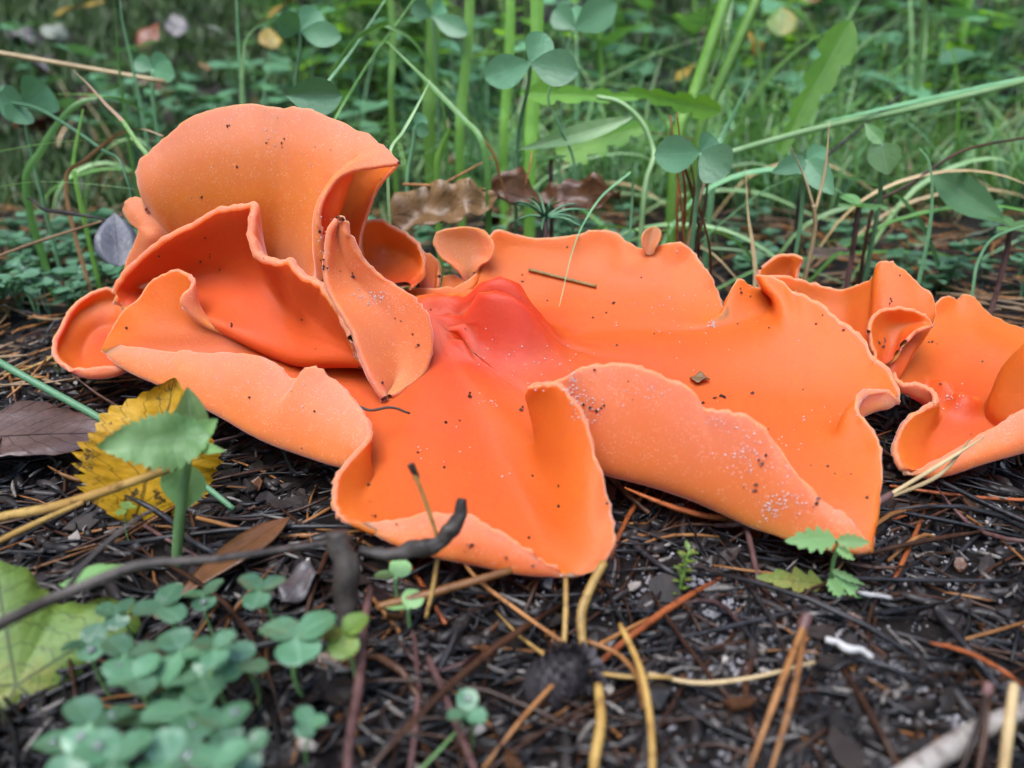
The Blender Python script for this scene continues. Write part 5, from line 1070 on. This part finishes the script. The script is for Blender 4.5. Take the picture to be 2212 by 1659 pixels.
# ------------------------------------------------------------------ scattered plants
def in_view(x, y, z, m=60):
    d = np.array([x, y, z]) - CAMP; dep = float(d @ FWD)
    if dep <= 1: return False
    u = 1106 + d[0] / dep * FPX; v = 829.5 - float(d @ UPV) / dep * FPX
    return -m < u < 2212 + m and -m * 6 < v < 1659 + m
def pix(p):
    d = np.asarray(p) - CAMP; dep = float(d @ FWD); return 1106 + d[0] / dep * FPX, 829.5 - float(d @ UPV) / dep * FPX
LM = [('the tall hood', 560, 330, 17), ('the pale yellow straw', 180, 150, 24), ('the two thick stalks', 1540, 180, 24), ('the upright lobed weed leaf', 1760, 200, 22), ('the rusty needle tuft', 1475, 420, 17.4), ('the curled tan dead leaf', 960, 440, 18.3),
      ('the pine seedling', 1180, 470, 17.5), ('the forked dry stem', 1757, 440, 16.8), ('the bowed blue green blade', 2010, 450, 17.4), ('the wide upright blades', 960, 150, 29), ('the far left cup', 150, 720, 15), ('the broad ribbed leaf', 2100, 430, 19),
      ('the silvery leaf', 118, 66, 45), ('the rusty leaf on the bank', 322, 75, 42), ('the round yellow leaf', 1625, 95, 32), ('the wing-like clover', 1240, 40, 24), ('the slate coloured dead leaf', 252, 515, 17),
      ('the top yellow green leaf', 1690, 45, 34), ('the small yellow leaf by the stalks', 1480, 155, 33), ('the bright yellow leaf', 600, 20, 40), ('the tall slender pale blade', 516, 150, 24), ('the high arching blade', 813, 90, 21), ('the long slanting pale stem', 2000, 230, 21), ('the dark slanting stick', 1860, 275, 23.5),
      ('the yellow birch leaf', 330, 1000, 10), ('the spout lip', 1000, 1230, 8.3), ('the blackened pine cone', 1205, 1500, 7), ('the sandy front wall', 1550, 1130, 9), ('the short bleached stick', 1830, 1400, 7.6), ('the parsley-like seedling', 1800, 1250, 8.6),
      ('the pale needle pair', 1950, 1060, 10.2), ('the dark upright stub', 738, 1250, 7.7), ('the grey branch', 2080, 1600, 6.5), ('the trefoil cluster', 380, 1480, 6.9), ('the purple brown dead leaf', 85, 930, 11.6), ('the yellow needle by the cone', 1390, 1500, 7), ('the moss sprig', 1480, 1250, 8.4)]
LMP = [(n, at(u, v, y)) for n, u, v, y in LM]
def near_what(x, y): return min(LMP, key=lambda q: (q[1][0] - x) ** 2 + (q[1][1] - y) ** 2)[0]
class Pool:
    def __init__(s, protos, looks=None): s.looks = looks; s.p = protos; s.used = [False] * len(protos)
    def place(s, x, y, sc, rz=None, label=None, z=None, tilt=(0, 0), k=None):
        k = rng.randrange(len(s.p)) if k is None else k
        z = float(ground(x, y)) if z is None else z
        rz = rng.uniform(0, 6.283) if rz is None else rz
        label = s.looks[k] % near_what(x, y) if s.looks else label
        if not s.used[k]:
            s.used[k] = True; o = s.p[k]; o.location = Vector((x, y, z)) * CM; o.rotation_euler = (tilt[0], tilt[1], rz); o.scale = (sc,) * 3
            if label: o['label'] = label
            return o
        return dup(s.p[k], (x, y, z), rz, sc, label, tilt)
    def finish(s):
        for u, o in zip(s.used, s.p):
            if not u:
                for c in list(o.children_recursive): bpy.data.objects.remove(c)
                bpy.data.objects.remove(o)
def make_tuft(seed, n, h, w, mats, label, group, name='grass_tuft'):
    r = random.Random(seed); t = thing(name, label, 'grass', (0, 0, 0), group)
    for k in range(n):
        a = r.uniform(0, 6.283); L = h * r.uniform(.5, 1.2); lean = r.uniform(.2, 1.3); dr = r.uniform(.3, 1.7)
        d = np.array([math.cos(a), math.sin(a), 0]); P = []
        b = d * r.uniform(0, .35)
        for q in np.linspace(0, 1, 5):
            P.append(b + d * (lean * L * q * (.35 + .65 * q)) + np.array([0, 0, L * (q - dr * .42 * q ** 2.4) - .1]))
        P = chord_cr(np.array(P), 3); W = [w * r.uniform(.9, 1.1) * float(np.interp(i / (len(P) - 1), (0, .4, 1), (.7, 1, .08))) / 2 for i in range(len(P))]
        V, F, U = ribbon(P, W, np.cross(d, [0, 0, 1]), .3); with_uv(mesh_obj('blade', V, F, r.choice(mats), t), U)
    return t
GL = 'tuft of thin green grass growing in the undergrowth behind the fungi'
tufts = Pool([make_tuft(i, 5 + i % 4, 5.5 + i % 3 * 1.8, .16 + .05 * (i % 3), [M_GRASS, M_GRASSB, M_GRASS, M_PALE, M_STALK], GL, 'grass tufts behind the fungi') for i in range(8)],
    ['%s green grass tuft with %s blades near %%s' % (('short', 'mid-high', 'tall')[i % 3], ('few thin', 'several narrow', 'many', 'fanned')[i % 4]) for i in range(8)])
DT = 'tuft of limp dry brown grass in the undergrowth behind the fungi'
drytufts = Pool([make_tuft(50 + i, 4, 4.0, .16, [M_STRAW, M_DRYBR], DT, 'dry grass tufts behind the fungi', 'dry_grass_tuft') for i in range(3)], ['limp dry brown grass tuft near %s'] * 3)
thin = Pool([make_tuft(80 + i, 9 + i % 4, 6.0 + i % 3 * 1.5, .085 + .02 * (i % 3), [M_GRASS, M_GRASSB, M_PALE, M_GRASSB], GL, 'fine arching grass behind the fungi', 'fine_grass_tuft') for i in range(6)],
    ['%s tuft of fine arching grass near %%s' % ('low', 'mid-high', 'tall')[i % 3] for i in range(6)])
def make_clover(seed, n, h, r0, label, group):
    r = random.Random(seed); t = thing('clover', label, 'clover', (0, 0, 0), group)
    for k in range(n):
        a = r.uniform(0, 6.283); hp = np.array([math.cos(a) * h * .4 * r.random(), math.sin(a) * h * .4 * r.random(), h * r.uniform(.5, 1.1)]); R = r0 * r.uniform(.75, 1.15)
        P = chord_cr(np.array([[0, 0, -.1], hp * .5 + [0, 0, .1], hp]), 4); V, F = tube(P, R * .05, 5); st = with_uv(mesh_obj('leaf_stalk', V, F, M_GRASSB, t), [(.5, .5)] * len(V))
        y0 = r.uniform(0, 6)
        for q in range(3):
            o = leaf_obj('leaflet', M_CLOVER if r0 > .5 else M_TREF, st, L=R, W=R * .45, prof='obovate', n=10, fold=.15, droop=-.08, seed=q); pose(o, hp, y0 + q * 2.094 + r.uniform(-.2, .2), r.uniform(-.15, .4), r.uniform(-.3, .3))
    return t
clovers = Pool([make_clover(i, 2 + i % 3, 3.0 + i % 3, 1.05, 'green clover plant growing among the grass behind the fungi', 'clover plants behind the fungi') for i in range(6)], ['%s clover plant with %s leaves near %%s' % (('low', 'mid-high', 'tall')[i % 3], ('two', 'three', 'four')[i % 3]) for i in range(6)])
trefs = Pool([make_clover(30 + i, 2 + i % 3, .75, .36, 'low small-leaved trefoil creeping over the litter around the fungi', 'trefoils creeping over the litter') for i in range(6)], ['tiny creeping trefoil with %s leaves on the litter near %%s' % ('two', 'three', 'four')[i % 3] for i in range(6)])
def make_herb(seed, h, label, group, lm, L0=1.5):
    r = random.Random(seed); t = thing('herb', label, 'weed', (0, 0, 0), group)
    top = np.array([r.uniform(-1, 1), r.uniform(-1, 1), h]); P = chord_cr(np.array([[0, 0, -.1], top * .5 + [r.uniform(-.4, .4), r.uniform(-.4, .4), 0], top]), 5)
    V, F = tube(P, np.linspace(.1, .05, len(P)), 6); with_uv(mesh_obj('stem', V, F, M_STALK, t), [(.5, .5)] * len(V))
    for k in range(9):
        q = P[min(len(P) - 1, 2 + k)]; o = leaf_obj('leaf', lm, t, L=L0 * r.uniform(.7, 1.2), W=L0 * .24, prof='ovate', n=12, fold=.2, droop=-.15, ripple=.1, seed=k); pose(o, q, k * 1.9 + r.uniform(-.4, .4), r.uniform(-.1, .6))
    return t
herbs = Pool([make_herb(i, 5 + i * 1.2, 'leafy green weed standing in the undergrowth behind the fungi', 'leafy weeds behind the fungi', [M_HERB, M_DAND, M_CLOVER, M_HERB][i % 4], 1.6 + .3 * (i % 3)) for i in range(6)], ['%s leafy %s weed standing near %%s' % (('low', 'mid-high', 'tall')[i // 2], ('dull green', 'bright green', 'blue green', 'dull green')[i % 4]) for i in range(6)])

def scatter(pool, n, y0, y1, sc0, sc1, cond=None, tries=30, spread=.72, power=1.0):
    c = 0
    for _ in range(n * tries):
        if c >= n: break
        y = y0 + (y1 - y0) * rng.random() ** power; x = rng.uniform(-1, 1) * (y * spread + 2)
        z = float(ground(x, y))
        if not in_view(x, y, z + 1): continue
        u, v = pix((x, y, z))
        if cond and not cond(u, v, x, y): continue
        pool.place(x, y, rng.uniform(sc0, sc1)); c += 1
not_bank = lambda u, v, x, y: not (u < 620 and v < 205) and v < 480
scatter(tufts, 22, 19, 30, .45, .8, lambda u, v, x, y: u < 640 and 250 < v < 420)
scatter(tufts, 46, 18.5, 36, .5, 1.0, lambda u, v, x, y: u > 600 and v < 440, power=1.1)
scatter(tufts, 14, 40, 90, .8, 1.5, lambda u, v, x, y: u > 640)
scatter(thin, 70, 18.5, 32, .5, .95, lambda u, v, x, y: u > 560 and v < 470)
scatter(thin, 40, 18.5, 30, .4, .75, lambda u, v, x, y: u <= 560 and 260 < v < 440)
scatter(thin, 12, 28, 50, .7, 1.2, lambda u, v, x, y: u > 640)
scatter(thin, 60, 16.8, 22, .35, .7, lambda u, v, x, y: u > 1080 and 350 < v < 570)
scatter(thin, 20, 17.5, 22, .35, .6, lambda u, v, x, y: 780 < u < 1100 and 350 < v < 450)
scatter(thin, 18, 16.5, 22, .3, .5, lambda u, v, x, y: u < 300 and 330 < v < 520)
scatter(herbs, 14, 18.5, 26, .35, .6, lambda u, v, x, y: u > 1000 and v < 450)
scatter(clovers, 45, 17.3, 25, .35, .75, lambda u, v, x, y: u > 760 and v < 520)
scatter(drytufts, 34, 18, 45, .6, 1.1, lambda u, v, x, y: v < 500 and not (u < 620 and v < 200))
scatter(clovers, 75, 19.5, 45, .6, 1.15, lambda u, v, x, y: not_bank(u, v, x, y) and v < 400)
scatter(clovers, 60, 30, 85, .8, 1.5, lambda u, v, x, y: u > 580)
scatter(herbs, 40, 22, 50, .5, 1.0, lambda u, v, x, y: u > 700 and v < 380)
scatter(herbs, 46, 36, 95, .8, 1.7, lambda u, v, x, y: u > 560)
scatter(trefs, 70, 15.5, 26, .8, 1.5, lambda u, v, x, y: u < 330 and v > 320 and v < 720)
scatter(trefs, 70, 17, 27, .8, 1.5, lambda u, v, x, y: u > 780 and v > 360 and v < 660)
for p in (thin, tufts, drytufts, clovers, trefs, herbs): p.finish()

# long limp blades that lie across the rest
for i in range(64):
    y = rng.uniform(17.5, 34); x = rng.uniform(-1, 1) * y * .66; z = float(ground(x, y))
    if not in_view(x, y, z + 1) or (pix((x, y, z))[0] < 620 and y > 27): continue
    a = rng.choice((0, math.pi)) + rng.gauss(0, .5); L = rng.uniform(4, 11); h = rng.uniform(.8, 4.2); d = np.array([math.cos(a), math.sin(a) * .6, 0])
    P = chord_cr(np.array([[x, y, z - .1], [x, y, z] + d * L * .22 + [0, 0, h * .8], [x, y, z] + d * L * .55 + [0, 0, h], [x, y, z] + d * L * .85 + [0, 0, h * rng.uniform(.3, .8)], [x, y, z] + d * L + [0, 0, h * rng.uniform(0, .5)]]), 5)
    m, ml = rng.choice(((M_GRASS, 'green'), (M_GRASSB, 'blue green'), (M_PALE, 'pale green'), (M_PALE, 'pale green'), (M_STRAW, 'straw coloured'))); w = rng.uniform(.05, .12)
    V, F, U = ribbon(P, [w * float(np.interp(q / (len(P) - 1), (0, .4, 1), (.7, 1, .1))) for q in range(len(P))], np.array([-d[1], d[0], .3]), .3)
    tag(with_uv(mesh_obj('limp_grass_blade', V, F, m, None, origin=P[0]), U), '%s %s limp grass arching over near %s' % ('short' if L < 6 else 'long', ml, near_what(x, y)), 'grass', 'limp grass arching over the undergrowth')
# fallen leaves on the far ground
fl = []
for i, (m, lab) in enumerate([(M_DLBROWN, 'brown'), (M_DLGREY, 'greyish'), (M_DLTAN, 'tan'), (M_DLPURP, 'dark purple brown'), (M_DLRED, 'rusty red')]):
    o = leaf_obj('dead_leaf', m, None, thick=.02, L=2.2, W=.75, prof='ovate', n=14, fold=.2, droop=.1, ripple=.25, cup=.3, seed=i)
    fl.append(tag(o, 'small %s fallen leaf lying in the undergrowth behind the fungi' % lab, 'leaf', '%s fallen leaves behind the fungi' % lab))
lp = Pool(fl, ['small %s fallen leaf lying near %%s' % l for l in ('brown', 'greyish', 'tan', 'dark purple brown', 'rusty red')])
for (n, y0, y1, s0, s1, cond) in [(34, 19, 40, .4, .8, lambda u, v: v < 560), (34, 34, 85, .7, 1.5, lambda u, v: True)]:
    c = 0
    while c < n:
        y = rng.uniform(y0, y1); x = rng.uniform(-1, 1) * (y * .72 + 1); z = float(ground(x, y))
        if not in_view(x, y, z) or not cond(*pix((x, y, z))): continue
        lp.place(x, y, rng.uniform(s0, s1), z=z + .12, tilt=(rng.uniform(-.3, .7), rng.uniform(-.4, .4))); c += 1
lp.finish()

# moss: short spikes over the bank and in patches among the litter
def moss():
    n = 60000; y = 30 + 75 * nrng.random(n); x = (nrng.random(n) * 2 - 1) * (y * .75 + 2)
    keep = (hash_noise(x, y, 7.0) + .35 * hash_noise(x, y, 2.0) > np.where(x < 0, -.34, -.12)); x, y = x[keep], y[keep]
    n2 = 3500; y2 = 15 + 14 * nrng.random(n2); x2 = (nrng.random(n2) * 2 - 1) * 15; k2 = hash_noise(x2, y2, 2.5) > .2
    x = np.concatenate([x, x2[k2]]); y = np.concatenate([y, y2[k2]]); n = len(x); z = ground(x, y)
    s = np.where(y > 28, 1.0, .35); h = s * (.5 + .8 * nrng.random(n)); w = h * .16; a = nrng.random(n) * 6.283; lx = (nrng.random(n) - .5) * h * 1.3; ly = (nrng.random(n) - .5) * h * 1.3
    V = np.zeros((n, 4, 3)); 
    for k in range(3):
        V[:, k, 0] = x + w * np.cos(a + k * 2.094); V[:, k, 1] = y + w * np.sin(a + k * 2.094); V[:, k, 2] = z - .1
    V[:, 3] = np.stack([x + lx, y + ly, z + h * .8], 1)
    b = np.arange(n)[:, None] * 4; F = np.concatenate([b + [0, 1, 3], b + [1, 2, 3], b + [2, 0, 3]], 0)
    o = mesh_obj('moss', V.reshape(-1, 3), F.tolist(), M_MOSS, None, smooth=False); o['kind'] = 'stuff'; tag(o, 'dark green moss covering the bank behind the fungi', 'moss')
moss()

# ------------------------------------------------------------------ needle litter
NM = []
for k, (m, bend) in enumerate([(M_NEEDLE, .05), (M_NEEDLEO, .12), (M_NEEDLEG, .04), (M_NEEDLEG, .15), (M_NEEDLEP, .1), (M_NEEDLER, .06), (M_NEEDLEY, .18), (M_NEEDLE, .14)]):
    P = np.array([(q - .5, bend * math.sin(q * 3.14) - bend * .5, 0) for q in np.linspace(0, 1, 6)]) * 4.0; R = np.array([.05, .065, .07, .065, .05, .02])
    V, F = tube(P, R * .9, 5); o = mesh_obj('pine_needle', V, F, m); NM.append(o)
NLAB = ['brown', 'orange brown', 'grey', 'dark grey', 'purple brown', 'rusty red', 'yellow', 'dull brown']
for o, l in zip(NM, NLAB): tag(o, '%s dead pine needle lying loose in the litter around the fungi' % l, 'needle', 'loose %s needles in the litter' % l)
first = [True] * len(NM)
def lay_needle(o, x, y, a, L, lift):
    d = np.array([math.cos(a), math.sin(a)]) * L / 2; z0 = float(ground(x - d[0], y - d[1])) + lift[0]; z1 = float(ground(x + d[0], y + d[1])) + lift[1]
    zm = float(ground(x, y)) + .05; zc = max((z0 + z1) / 2, zm)
    o.location = Vector((x, y, zc)) * CM; o.rotation_euler = (Matrix.Rotation(a, 3, 'Z') @ Matrix.Rotation(-math.atan2(z1 - z0, L), 3, 'Y') @ Matrix.Rotation(rng.uniform(0, 6.28), 3, 'X')).to_euler()
    s = L / 4.0; q = rng.uniform(.45, .8); o.scale = (s, q, q)
cnt = 0; weights = [3, 1.5, 4, 4, 3, 1.6, .6, 3]
while cnt < 285:
    y = 5.2 + 17 * rng.random() ** 1.25; x = rng.uniform(-1, 1) * (y * .68 + 1.2)
    if not in_view(x, y, 0, 0): continue
    u, v = pix((x, y, 0))
    if u < 560 and v > 1220 and rng.random() < .8: continue
    if y < 6.4: continue
    k = rng.choices(range(len(NM)), weights)[0]; o = NM[k]
    if first[k]: first[k] = False
    else: o = o.copy(); COL.objects.link(o)
    L = rng.uniform(.9, 3.8); o['label'] = '%s %s dead pine needle lying loose near %s' % ('short' if L < 1.9 else 'long' if L > 2.9 else 'middling', NLAB[k], near_what(x, y)); steep = rng.random() < .16
    lay_needle(o, x, y, rng.gauss(.1, .75) + (math.pi if rng.random() < .5 else 0) if rng.random() < .65 else rng.uniform(0, 6.28), L, (.03 + .25 * rng.random(), .03 + .25 * rng.random() + (.5 if steep else 0))); cnt += 1
def needle_stuff(name, n, mat, y0, y1, Lr, label, seed, wr=(.03, .06), spread=.75, lift=.12):
    r = np.random.default_rng(seed); y = y0 + (y1 - y0) * r.random(n) ** 1.2; x = (r.random(n) * 2 - 1) * (y * spread + 2); a = r.normal(0.1, 1.0, n); L = r.uniform(*Lr, n); w = r.uniform(*wr, n)
    ts = np.linspace(-.5, .5, 5); bend = r.normal(0, .08, n)
    V = np.zeros((n, 5, 4, 3)); dz = r.random((n, 2)) * lift
    xa, ya = x - np.cos(a) * L / 2, y - np.sin(a) * L / 2; xb, yb = x + np.cos(a) * L / 2, y + np.sin(a) * L / 2
    za = ground(xa, ya) + dz[:, 0]; zb = ground(xb, yb) + dz[:, 1]
    for i, t in enumerate(ts):
        q = t + .5; cx = xa * (1 - q) + xb * q - np.sin(a) * bend * L * math.sin(q * 3.14); cy = ya * (1 - q) + yb * q + np.cos(a) * bend * L * math.sin(q * 3.14); cz = np.maximum(za * (1 - q) + zb * q, ground(x, y) * .0 - 9) + .03
        ww = w * (1 if 0 < i < 4 else .55)
        for k in range(4):
            c, s = math.cos(k * 1.571), math.sin(k * 1.571); V[:, i, k, 0] = cx - np.sin(a) * ww * c; V[:, i, k, 1] = cy + np.cos(a) * ww * c; V[:, i, k, 2] = cz + ww * s
    b = (np.arange(n) * 20)[:, None]; F = []
    for i in range(4):
        for k in range(4):
            k2 = (k + 1) % 4; F.append(b + [i * 4 + k, i * 4 + k2, i * 4 + 4 + k2, i * 4 + 4 + k])
    F.append(b + [3, 2, 1, 0]); F.append(b + [16, 17, 18, 19])
    o = mesh_obj(name, V.reshape(-1, 3), np.concatenate(F, 0).tolist(), mat); o['kind'] = 'stuff'; tag(o, label, 'needles'); return o
needle_stuff('needle_litter', 2300, M_NEEDLEG, 4.8, 26, (.3, 1.9), 'mat of grey decayed needles covering the soil', 1, (.012, .034))
needle_stuff('needle_litter', 900, M_NEEDLE, 4.8, 30, (.4, 2.4), 'brown needle litter mixed into the soil', 2, (.014, .032))
needle_stuff('needle_litter', 300, M_NEEDLEO, 6, 30, (.4, 2.0), 'orange needle bits mixed into the litter', 3, (.014, .03))
needle_stuff('needle_litter', 520, M_NEEDLEO, 14.5, 30, (.5, 2.8), 'orange brown needles strewn behind the fungi', 11, (.02, .04), .75, .4)
needle_stuff('needle_litter', 500, M_DRYBR, 14.5, 32, (.6, 3.2), 'dry brown needles and straw strewn behind the fungi', 12, (.02, .045), .75, .5)
needle_stuff('bark_chips', 2600, M_BARK, 4.8, 22, (.08, .7), 'black bark chips and humus crumbs on the soil', 4, (.03, .10), .75, .05)
needle_stuff('grey_splinters', 700, M_GREYWOOD, 4.8, 16, (.06, .5), 'small grey wood splinters scattered over the soil', 7, (.01, .035), .75, .15)
def flakes(name, n, mat, y0, y1, rr, label, seed):
    r = np.random.default_rng(seed); y = y0 + (y1 - y0) * r.random(n) ** 1.2; x = (r.random(n) * 2 - 1) * (y * .75 + 1.5); z = ground(x, y) + .04 + .12 * r.random(n); R = r.uniform(*rr, n)
    tx, ty = r.normal(0, .35, n), r.normal(0, .35, n); a0 = r.random(n) * 6.28; V = np.zeros((n, 13, 3)); asp = r.uniform(.35, .9, n)
    for k in range(6):
        q = R * r.uniform(.6, 1.15, n); px_ = q * np.cos(k * 1.047); py_ = q * asp * np.sin(k * 1.047); dx = px_ * np.cos(a0) - py_ * np.sin(a0); dy = px_ * np.sin(a0) + py_ * np.cos(a0)
        for lay in (0, 1): V[:, k + 6 * lay] = np.stack([x + dx, y + dy, z + dx * tx + dy * ty + r.normal(0, .02, n) - .02 * lay], 1)
    V[:, 12] = np.stack([x, y, z + R * r.normal(0, .2, n)], 1)
    b = (np.arange(n) * 13)[:, None]; F = [b + [12, k, (k + 1) % 6] for k in range(6)]; F = np.concatenate(F, 0).tolist(); Q = np.concatenate([b + [k, k + 6, (k + 1) % 6 + 6, (k + 1) % 6] for k in range(6)], 0).tolist(); D = (b + [11, 10, 9, 8, 7, 6]).tolist()
    o = with_uv(mesh_obj(name, V.reshape(-1, 3), F + Q + D, mat, None, smooth=False), np.tile([[.4, .43]], (n * 13, 1))); o['kind'] = 'stuff'; tag(o, label, 'litter'); return o
flakes('leaf_scraps', 260, M_SCRAP, 5, 24, (.06, .3), 'dark rotting leaf scraps in the litter', 21)
flakes('leaf_scraps', 200, M_DLBROWN, 5, 26, (.05, .24), 'brown leaf scraps in the litter', 22)
flakes('bark_flakes', 420, M_BARK, 5, 20, (.05, .27), 'black bark flakes in the litter', 23)
flakes('bark_flakes', 90, M_GREYWOOD, 5, 18, (.04, .16), 'grey bark flakes in the litter', 24)
def grains(name, pts, rad, mat, label, cat):
    pts = np.asarray(pts); n = len(pts); r = nrng.uniform(rad[0], rad[1], n)
    base = np.array([(1, 0, 0), (-1, 0, 0), (0, 1, 0), (0, -1, 0), (0, 0, 1), (0, 0, -1)], float)
    V = pts[:, None, :] + base[None] * r[:, None, None] * nrng.uniform(.6, 1.3, (n, 6, 1)); b = (np.arange(n) * 6)[:, None]
    F = np.concatenate([b + list(f) for f in ((0, 2, 4), (2, 1, 4), (1, 3, 4), (3, 0, 4), (2, 0, 5), (1, 2, 5), (3, 1, 5), (0, 3, 5))], 0)
    o = mesh_obj(name, V.reshape(-1, 3), F.tolist(), mat, None, smooth=False); o['kind'] = 'stuff'; tag(o, label, cat); return o
y = 5 + 14 * nrng.random(9000) ** 1.3; x = (nrng.random(9000) * 2 - 1) * (y * .7 + 1); k = hash_noise(x + 40, y, 1.7) + .6 * hash_noise(x, y + 7, .6) > .12
x, y = x[k], y[k]; q = np.array([on_ground(*c)[:2] for c in ((1600, 1300), (1480, 1360), (1850, 1390), (1560, 1410), (1930, 1180), (2000, 1500))]); g = nrng.integers(0, len(q), 2200); x = np.concatenate([x, q[g, 0] + nrng.normal(0, .38, 2200)]); y = np.concatenate([y, q[g, 1] + nrng.normal(0, .38, 2200)]); grains('soil_grit', np.stack([x, y, ground(x, y) + .01], 1), (.012, .045), M_GRIT, 'pale sand grit in the dark soil', 'grit')

# ------------------------------------------------------------------ crumbs and sand lying on the fungi
allV = []; allF = []; o_ = 0
for V, F in FUNGUS_OBJS:
    allV.append(V); allF += [tuple(int(q) + o_ for q in f) for f in F]; o_ += len(V)
BVH = BVHTree.FromPolygons([tuple(p) for p in np.concatenate(allV)], allF)
def on_fungus(u, v):
    d = ray(u, v); d = d / np.linalg.norm(d); h = BVH.ray_cast(Vector(CAMP), Vector(d))
    if h[0] is None: return None, None
    n = h[1]
    if n.dot(Vector(d)) > 0: n = -n
    return np.array(h[0]), np.array(n)
sand = []; crumbs = []
for (u, v, su, sv, n) in [(1275, 870, 30, 35, 40), (1240, 830, 8, 60, 26), (1610, 980, 40, 40, 60), (1690, 1085, 45, 30, 60), (1250, 850, 25, 25, 25), (1060, 870, 25, 10, 12), (1150, 790, 120, 60, 40), (1500, 690, 150, 90, 40), (800, 640, 35, 14, 45), (830, 660, 40, 20, 20), (1540, 700, 12, 6, 20), (1750, 930, 70, 60, 25),
                           (1400, 850, 120, 40, 18), (950, 1000, 120, 70, 14), (2060, 860, 30, 20, 25), (700, 520, 10, 60, 20), (1660, 1110, 20, 20, 30), (560, 330, 120, 70, 25), (600, 840, 100, 50, 20), (1560, 910, 40, 20, 15), (1640, 1010, 70, 60, 30)]:
    for _ in range(n):
        p, nn = on_fungus(rng.gauss(u, su * .6), rng.gauss(v, sv * .6))
        if p is not None: sand.append(p + nn * .012)
for (u, v) in [(493, 274), (716, 327), (414, 426), (434, 427), (445, 516), (432, 563), (452, 550), (476, 581), (276, 712), (500, 703), (681, 753), (540, 470), (776, 792), (901, 746), (893, 720), (612, 310), (614, 300), (608, 318), (1015, 851), (1016, 858), (1183, 650), (1325, 653), (1325, 655), (1225, 532), (1555, 858), (1565, 861), (1545, 860), (1640, 992), (1645, 1000), (1655, 985), (1765, 1085), (1760, 1095), (1768, 1078), (1635, 1045), (1630, 1060), (1740, 1150),
               (1275, 880), (1290, 890), (1300, 880), (1260, 875), (800, 1115), (812, 1120), (1010, 1175), (1018, 1182), (1005, 1190), (1150, 1222), (1095, 1205), (1900, 745), (1905, 750), (1895, 740), (1910, 735), (1925, 648), (1920, 655), (2010, 740), (2022, 742), (2030, 830), (2118, 765), (2122, 778), (1960, 855), (1945, 858), (1853, 900), (700, 545), (697, 560), (703, 580), (690, 500), (1600, 632), (1622, 640), (1595, 622), (1625, 850), (1640, 700), (1125, 885), (760, 588), (765, 595), (735, 590), (1760, 700), (1820, 715)]:
    for _ in range(rng.choice((1, 1, 2, 3))):
        p, nn = on_fungus(u + rng.gauss(0, 2), v + rng.gauss(0, 2))
        if p is not None: crumbs.append(p + nn * .015)
for _ in range(90):
    p, nn = on_fungus(rng.uniform(250, 2200), rng.uniform(300, 1200))
    if p is not None: crumbs.append(p + nn * .01)
grains('sand_grains', sand, (.004, .02), M_SAND, 'tiny white sand grains sprinkled on the orange fungi', 'sand')
grains('soil_crumbs', crumbs, (.012, .035), M_CRUMB, 'tiny dark soil crumbs stuck to the orange fungi', 'crumbs')
def resting_needle(label, mat, a, b, wpx):
    P = []
    for t in np.linspace(0, 1, 7):
        p, nn = on_fungus(a[0] + (b[0] - a[0]) * t, a[1] + (b[1] - a[1]) * t)
        if p is not None: P.append(p + nn * .04)
    P = np.array(P); w = pxw(wpx, P[0]) / 2; V, F = tube(chord_cr(P, 3), w, 6); tag(mesh_obj('pine_needle', V, F, mat, None, origin=P[0]), label, 'needle')
resting_needle('short yellow needle lying on the orange floor by the back rim', M_NEEDLEY, (1142, 585), (1288, 622), 8)
p, nn = on_fungus(1490, 820)
if p is not None:
    o = leaf_obj('leaf_scrap', M_DLTAN, None, thick=.015, L=.32, W=.13, prof='ovate', n=8, ripple=.3); pose(o, p + nn * .04, -1.9, .25, .1); tag(o, 'tiny olive brown leaf scrap on the orange floor', 'scrap')

# dew drops on the near trefoils and the ground cover
V0 = []; F0 = []
for i in range(7):
    for k in range(10):
        a = math.pi * i / 6; b = 2 * math.pi * k / 10; V0.append((math.sin(a) * math.cos(b), math.sin(a) * math.sin(b), math.cos(a) * .8))
for i in range(6):
    for k in range(10): F0.append((i * 10 + k, (i + 1) * 10 + k, (i + 1) * 10 + (k + 1) % 10, i * 10 + (k + 1) % 10))
d0 = None
leaflets = [o for o in COL.objects if o.name.startswith('leaflet') and o.parent and o.parent.name.startswith(('trefoil', 'clover', 'leaf_stalk'))]
bpy.context.view_layer.update()
cand = []
for o in leaflets:
    c = o.matrix_world @ Vector((0, 0.5 * o.dimensions[1] / max(o.scale[1], 1e-6), 0.0)) if False else o.matrix_world @ Vector(o.data.vertices[len(o.data.vertices) // 2].co)
    p = np.array(c) / CM; u, v = pix(p)
    if 0 < u < 2212 and 0 < v < 1659: cand.append((o, p, u, v))
rng.shuffle(cand); nd = 0
for o, p, u, v in cand:
    near = p[1] < 9.5; left = u < 330 and 330 < v < 640; right = u > 1350 and v < 520 and p[1] < 21
    if not (near or left or right): continue
    if nd >= 110: break
    nz = o.matrix_world.to_3x3() @ Vector((0, 0, 1)); nz.normalize()
    if nz.z < 0: nz = -nz
    if d0 is None: d = mesh_obj('dew_drop', np.array(V0), F0, M_DROP); d0 = d; tag(d, 'clear dew drop', 'dew drop', 'dew drops on the leaflets')
    else: d = d0.copy(); COL.objects.link(d)
    r = rng.uniform(.022, .058); d.scale = (r,) * 3; d['label'] = '%s clear dew drop on a leaflet near %s' % ('fat' if r > .046 else 'tiny' if r < .034 else 'small', near_what(p[0], p[1])); d.location = (Vector(p) + nz * r * .5) * CM; nd += 1
